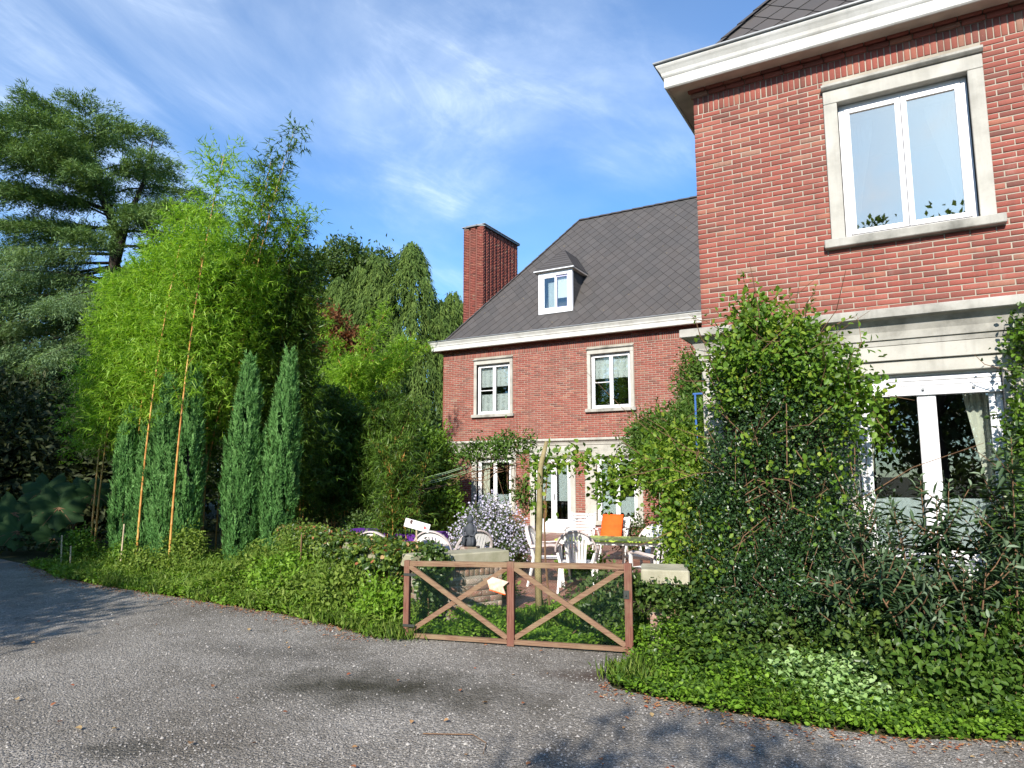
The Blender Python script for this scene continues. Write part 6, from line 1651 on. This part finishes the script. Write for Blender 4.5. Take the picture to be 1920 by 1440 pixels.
cover('ground_cover', 'taller coarse weeds under holly and buddleias', [(-2.2, 6.2), (-1.5, 5.9), (.2, 5.9), (1.5, 6.5), (1.5, 7.7), (-2.0, 7.7)], 8000, lambda x, y: hr(x, y)*1.3, .060, .042, 'ivy', 84)
cover('pale_ground_cover', 'patch of pale mottled leaves among the bright herbs', [(-1.05, 5.75), (-.55, 5.62), (-.25, 5.85), (-.35, 6.3), (-.95, 6.35)], 1900, lambda x, y: hr(x, y)*1.2 + .05, .045, .040, 'pale_herb', 85, sp=.09)
cover('ground_cover', 'low green weeds filling the ground between gate and terrace', [(-4.7, 6.15), (-2.45, 6.7), (-2.35, 7.9), (-4.3, 8.0), (-4.45, 7.2)], 17000, lambda x, y: np.clip(.10 + .10*fbm2(x, y, 3.3, 6), .02, .35), .046, .032, 'herb', 86, shape='diamond')
cover('ground_cover', 'green weeds and seedlings behind the ivy wall and around the asters', [(-9.3, 9.1), (-6.2, 7.5), (-4.9, 7.4), (-4.7, 8.4), (-6.6, 11.0), (-9.5, 12.0), (-12.5, 12.0), (-12, 9.6)], 20000, lambda x, y: np.clip(.22 + .15*fbm2(x, y, 1.8, 7), .04, .5), .08, .045, 'nettle', 87, shape='diamond')
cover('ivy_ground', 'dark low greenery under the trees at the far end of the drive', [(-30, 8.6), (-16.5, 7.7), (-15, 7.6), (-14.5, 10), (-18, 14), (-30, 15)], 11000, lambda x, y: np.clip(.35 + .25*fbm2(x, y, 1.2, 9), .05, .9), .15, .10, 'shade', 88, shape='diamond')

def ivy_wall():
    rng = np.random.default_rng(91); root = empty('ivy', (-6.2, 7.15, 0)); tag(root, 'ivy with dry brown leaves smothering the low garden wall', 'ivy'); b = np.array([-6.2, 7.15, 0]); Ps, Ds, Ns = [], [], []
    segs = [(GWALL[0], GWALL[1], 15000), (GWALL[1], GWALL[2], 7000)]
    for (p, q, n) in segs:
        p, q = np.array(p), np.array(q); d = (q-p)/np.linalg.norm(q-p); nr = np.array([d[1], -d[0]]); Lx = np.linalg.norm(q-p)
        u = rng.random(n)*Lx; top = rng.random(n) < .36
        z = np.where(top, .80 + rng.random(n)**2*.07, rng.random(n)**.8*.82); off = np.where(top, rng.uniform(-.28, .30, n), .17 + np.abs(rng.normal(size=n))*.07 + .07*(z > .6))
        xy = p[None] + d[None]*u[:, None] + nr[None]*off[:, None]
        X = np.stack([xy[:, 0], xy[:, 1], z], 1); cov = fbm2(xy[:, 0]*1.0, z*2.2 + xy[:, 1], 2.6, 11)
        bare = (~top) & (np.hypot((u - Lx + (.95 if Lx > 2 else .45))/.20, (z-.40)/.26) < 1) if Lx < 2 else (~top) & (np.hypot((u - Lx + .25)/.22, (z-.42)/.28) < 1)
        cap_bare = (np.hypot((u - Lx + .35)/.25, (z-.76)/.08) < 1) if Lx > 2 else (u > Lx-.10)
        k = (cov > -.95) & ~bare & ~(cap_bare & (rng.random(n) < .95))
        X = X[k]; Ps.append(X); o = np.where(top[k][:, None], UP[None], np.array([nr[0], nr[1], .25])[None]); Ns.append(o + rng.normal(size=X.shape)*.45); Ds.append(rng.normal(size=X.shape)*.7 + np.array([nr[0], nr[1], -.6])*.6)
    P, D, N = map(np.concatenate, (Ps, Ds, Ns)); n = len(P); dead = (rng.random(n) < np.where(P[:, 2] > .78, .09, .015)); yl = rng.random(n) < .38
    for m_, mt in ((~dead & ~yl, 'ivy'), (~dead & yl, 'nettle'), (dead, 'dead')):
        leaves('foliage', P[m_]-b, D[m_], N[m_], rng.uniform(.035, .075, m_.sum()), rng.uniform(.03, .06, m_.sum()), LM[mt], root, None, shape='oval')
    sm = MB()
    for k in range(26):
        t = rng.random(); p = np.array(GWALL[0])*(1-t) + np.array(GWALL[1])*t; x, y = p[0]+.16, p[1]-.24; sm.tube([(x-b[0], y-b[1], 0), (x-b[0]+rng.normal()*.08, y-b[1]+rng.normal()*.03, .45), (x-b[0]+rng.normal()*.15, y-b[1]+.05, .85)], [.007, .005, .003], 4)
    sm.build('ivy_stem', M['twig'], root)
ivy_wall()
leafy('ivy', 'dark ivy tuft clinging round the brick pier beside the gate', [(-2.2, 6.80, .56, .24, .12, .07), (-1.95, 6.92, .35, .12, .14, .24), (-2.38, 6.76, .60, .12, .10, .05), (-4.55, 7.0, .1, .05, .05, .05)][:3], 150, 16, .05, .045, .05, 'ivy', cat='ivy', seed=93, stems=4, base=(-2.0, 6.95, 0))
leafy('ivy', 'dark ivy on the wall end just behind the hinge post of the gate', [(-4.82, 6.50, .45, .10, .10, .40), (-4.72, 6.45, .7, .14, .12, .14)], 150, 14, .05, .045, .05, 'ivy', cat='ivy', seed=94, stems=4, base=(-4.8, 6.55, 0))
for (x, y, rx, h, lb, mt, sd) in ((-13.75, 7.5, .30, .6, 'small leafy shrub at the foot of the orange bamboo culms', 'creeper', 1), (-12.45, 7.6, .18, .42, 'sprawling seedling between the three-stemmed and the broad cypress', 'creeper', 2), (-11.35, 8.05, .30, .75, 'light green bramble between the broad and the twin cypress', 'nettle', 3), (-11.2, 7.7, .34, .28, 'low bramble in front of the broad cypress', 'nettle', 4),
                          (-9.65, 8.25, .28, .4, 'rough weed bush between twin cypress and ivy wall', 'nettle', 5), (-8.2, 7.35, .5, .3, 'low dark weeds in front of the ivy wall', 'herb', 6), (-7.0, 6.95, .5, .35, 'bright weed clump where the wall nears the gate', 'nettle', 7), (-9.6, 10.8, .5, .7, 'fern-like bush behind the ivy wall', 'fern', 8), (-3.2, 7.9, .45, .5, 'feathery weed clump behind the latch-side gate leaf', 'aster_leaf', 9), (-4.9, 10.9, .3, .42, 'yellow-green potted herb by the side-on chair', 'herb', 10),
                          (-6.2, 6.55, .35, .5, 'wild leafy weeds before the wall near the gate', 'nettle', 21), (-7.6, 6.95, .4, .55, 'tall leafy weeds before the middle of the ivy wall', 'herb', 22), (-8.8, 7.5, .4, .5, 'yellowish weeds before the far end of the ivy wall', 'nettle', 23), (-5.35, 6.35, .28, .42, 'weed clump close to the hinge post of the gate', 'herb', 24), (-11.6, 7.3, .3, .32, 'low weeds on the verge before the broad cypress', 'nettle', 25),
                          (.15, 6.25, .30, .55, 'broad-leaved weed at the foot of the short buddleia', 'wisteria', 16), (.62, 6.45, .28, .7, 'leafy weed bush at the foot of the tall buddleia', 'wisteria', 17), (-.35, 6.3, .26, .55, 'leafy weed bush between pale patch and holly', 'ivy', 18), (-1.3, 6.75, .3, .5, 'big-leaved weeds under the holly', 'ivy', 19), (-.1, 6.75, .35, .75, 'tall weed bush behind the short buddleia', 'wisteria', 20),
                          (-5.0, 13.9, .35, .75, 'leafy pot plant between recliners and rear window', 'broad', 11), (-3.9, 13.8, .5, .85, 'leafy shrub beside the orange cushion', 'broad', 12), (-2.85, 6.95, .22, .40, 'dark weed clump beside the pier inside the gate', 'ivy', 13), (-9.9, 11.4, .8, .9, 'dim leafy bush behind the purple table', 'broad', 14), (-7.0, 11.3, .6, .7, 'weedy bush beside the lilac asters', 'nettle', 15)):
    leafy('weed_bush', lb, [(x, y, h*.55, rx, rx*.8, h*.5), (x+rx*.5, y+.05, h*.35, rx*.6, rx*.6, h*.35)], int(120*rx/.35), 15, .062, .036, .075, mt, cat='bush', seed=100+sd, stems=7, stem_r=.005)

# grasses along the drive edge
def grass(name, label, pts, n, h, seed):
    rng = np.random.default_rng(seed); P = np.array(pts)[rng.integers(len(pts), size=n)] + rng.normal(size=(n, 2))*np.array([.12, .08]); P = np.concatenate([P, np.zeros((n, 1))], 1)
    o = leaves(name, P, unit(rdir(n, rng)*np.array([.55, .55, .1]) + UP), rdir(n, rng), h*rng.uniform(.5, 1.3, n), .007, LM['grass'], None, None, 'stuff', bend=.25); tag(o, label, 'grass')
grass('grass', 'short grass tufts at the edges of the drive', [(-2.15, 5.7), (-2.2, 5.9), (-4.8, 5.95), (-5.0, 5.95), (-5.4, 6.05), (-5.9, 6.15), (-6.4, 6.3), (-7.5, 6.35), (-8.5, 6.4), (-.95, 5.6), (-9.6, 6.45), (-10.8, 6.5), (-12, 6.6), (-7.9, 6.7), (-6.9, 6.6)], 2600, .15, 5)
grass('grass', 'thin upright grass behind the gate netting', [(-3.6, 7.2), (-3.2, 7.3), (-3.0, 7.1), (-2.7, 7.3), (-3.9, 7.0), (-2.9, 7.6), (-3.4, 7.7), (-4.2, 6.8)], 900, .22, 6)

# bleached canes stuck in the border
for k, (x, y, h, dx, lb) in enumerate(((-12.15, 7.35, .85, .03, 'thick pale cane standing between the dark cypresses'), (-13.75, 7.2, .6, -.06, 'thin pale cane leaning by the orange culms'), (-13.45, 7.2, .42, -.03, 'short pale cane stub near the orange culms'), (-7.75, 7.35, .85, .01, 'brown stake standing in the ivy of the wall'))):
    c = MB(); c.tube([(0, 0, 0), (dx*.5, 0, h*.5), (dx, 0, h)], .014 if k != 3 else .011, 6); o = c.build('garden_cane', M['cane'] if k != 3 else M['twig']); o.location = (x, y, 0); tag(o, lb, 'cane', 'canes in the border')

# ---- fallen leaves on the drive
def fallen():
    rng = np.random.default_rng(15); ms = []
    for k in range(5):
        V, F, kk = leaf_arrays(np.zeros((1, 3)), np.array([[1.0, 0, .05]]), np.array([[0, 0, 1.0]]), 1.0, .55 + .1*k, fold=.25, shape='oval', bend=-.12*(k % 3))
        me = np_mesh('fallen_leaf', V - np.array([.5, 0, 0]), F, np.full(len(V), k/4)); me.materials.append(LM['dead']); ms.append(me)
    n = 0; seen = []
    while n < 72:
        az = R(rng.uniform(-8, 66)); rad = 4.3 + rng.random()**1.4*6.5; x, y = -math.sin(az)*rad, math.cos(az)*rad
        if y > edge_y(x) - .05: continue
        o = bpy.data.objects.new('fallen_leaf', ms[n % 5]); s = rng.uniform(.022, .05); o.scale = (s, s, s); o.location = (x, y, .012 + rng.random()*.006); o.rotation_euler = (rng.normal()*.25, rng.normal()*.2, rng.random()*6.28); link(o)
        tag(o, 'small dry brown leaf fallen on the gravel drive', 'leaf', 'fallen leaves on the drive'); n += 1
    m = 2600; t = rng.random(m); X = -15 + t*16.5; Y = edge_y(X) - np.abs(rng.normal(size=m))*.16 - .01; P = np.stack([X, Y, np.full(m, .012)], 1)
    P = P[~((X > -4.8) & (X < -2.3))]
    q = len(P); o = leaves('leaf_litter', P, rdir(q, rng)*np.array([1, 1, .12]), UP + rdir(q, rng)*.3, rng.uniform(.015, .045, q), rng.uniform(.008, .022, q), LM['dead'], None, None, 'stuff', shape='oval'); tag(o, 'brown leaf litter gathered along the edge of the drive', 'leaf litter')
    tw = MB(); tw.tube([(-2.9, 3.88, .012), (-2.6, 4.02, .016), (-2.45, 3.95, .012), (-2.38, 3.80, .011)], [.004, .004, .003, .002], 5); tag(tw.build('twig', M['twig']), 'thin dry twig lying on the gravel', 'twig')
fallen()

# ---- trees behind the viewer: their shadows fall on the drive and they show in the window panes
limb_tree('garden_tree', (.9, -6.2, 0), 6.5, .12, [(1.0, -5.6, 5.6, .9, .8, .7), (.2, -5.4, 5.1, .8, .7, .5), (1.7, -5.8, 5.3, .7, .7, .5)], 'small tree across the drive whose shadow falls on the gravel', 'broad', 90, 30, .14, .07, .16)
limb_tree('garden_tree', (-9.8, -5.0, 0), 7.5, .16, [(-9.2, -3.6, 5.0, 1.6, 1.2, .9), (-7.9, -3.9, 4.7, 1.3, 1.0, .7), (-11, -3.6, 5.2, 1.5, 1.2, 1.0)], 'tree beyond the drive casting the broad shadow on the gravel', 'broad', 260, 40, .18, .09, .25)
for k, (x, y, h, rr) in enumerate(((-21, -1.5, 11.5, 3.4), (-27, 1.0, 13, 3.8), (-13.6, -5.5, 12, 2.7))):
    limb_tree('garden_tree', (x, y, 0), h, .25, [(x, y, h*.62, rr, rr, h*.36), (x+rr*.5, y, h*.45, rr*.8, rr*.8, h*.25), (x-rr*.5, y, h*.45, rr*.8, rr*.8, h*.25)], ('big tree shading the far end of the drive', 'tall tree beyond the drive end shading the cedar foot', 'tall tree standing apart beyond the drive')[k], 'broad', 380, 34, .30, .17, .36)
for k, (x, y, h, rr) in enumerate(((3.4, -26, 15.0, 3.0), (-1.9, -27, 16.2, 2.8), (14, -22, 12, 4.5), (-11, -28, 11, 4), (22, -17, 12, 4.5))):
    limb_tree('garden_tree', (x, y, 0), h, .3, [(x, y, h*.6, rr, rr, h*.38), (x+rr*.6, y, h*.4, rr*.8, rr*.8, h*.3), (x-rr*.6, y, h*.4, rr*.8, rr*.8, h*.3)], ('tree opposite the front wing', 'large tree opposite the gate', 'broad tree opposite the ground floor window', 'dense tree opposite the rear wing', 'tree at the end of the opposite row')[k], 'broad', 240, 34, .42, .24, .45)
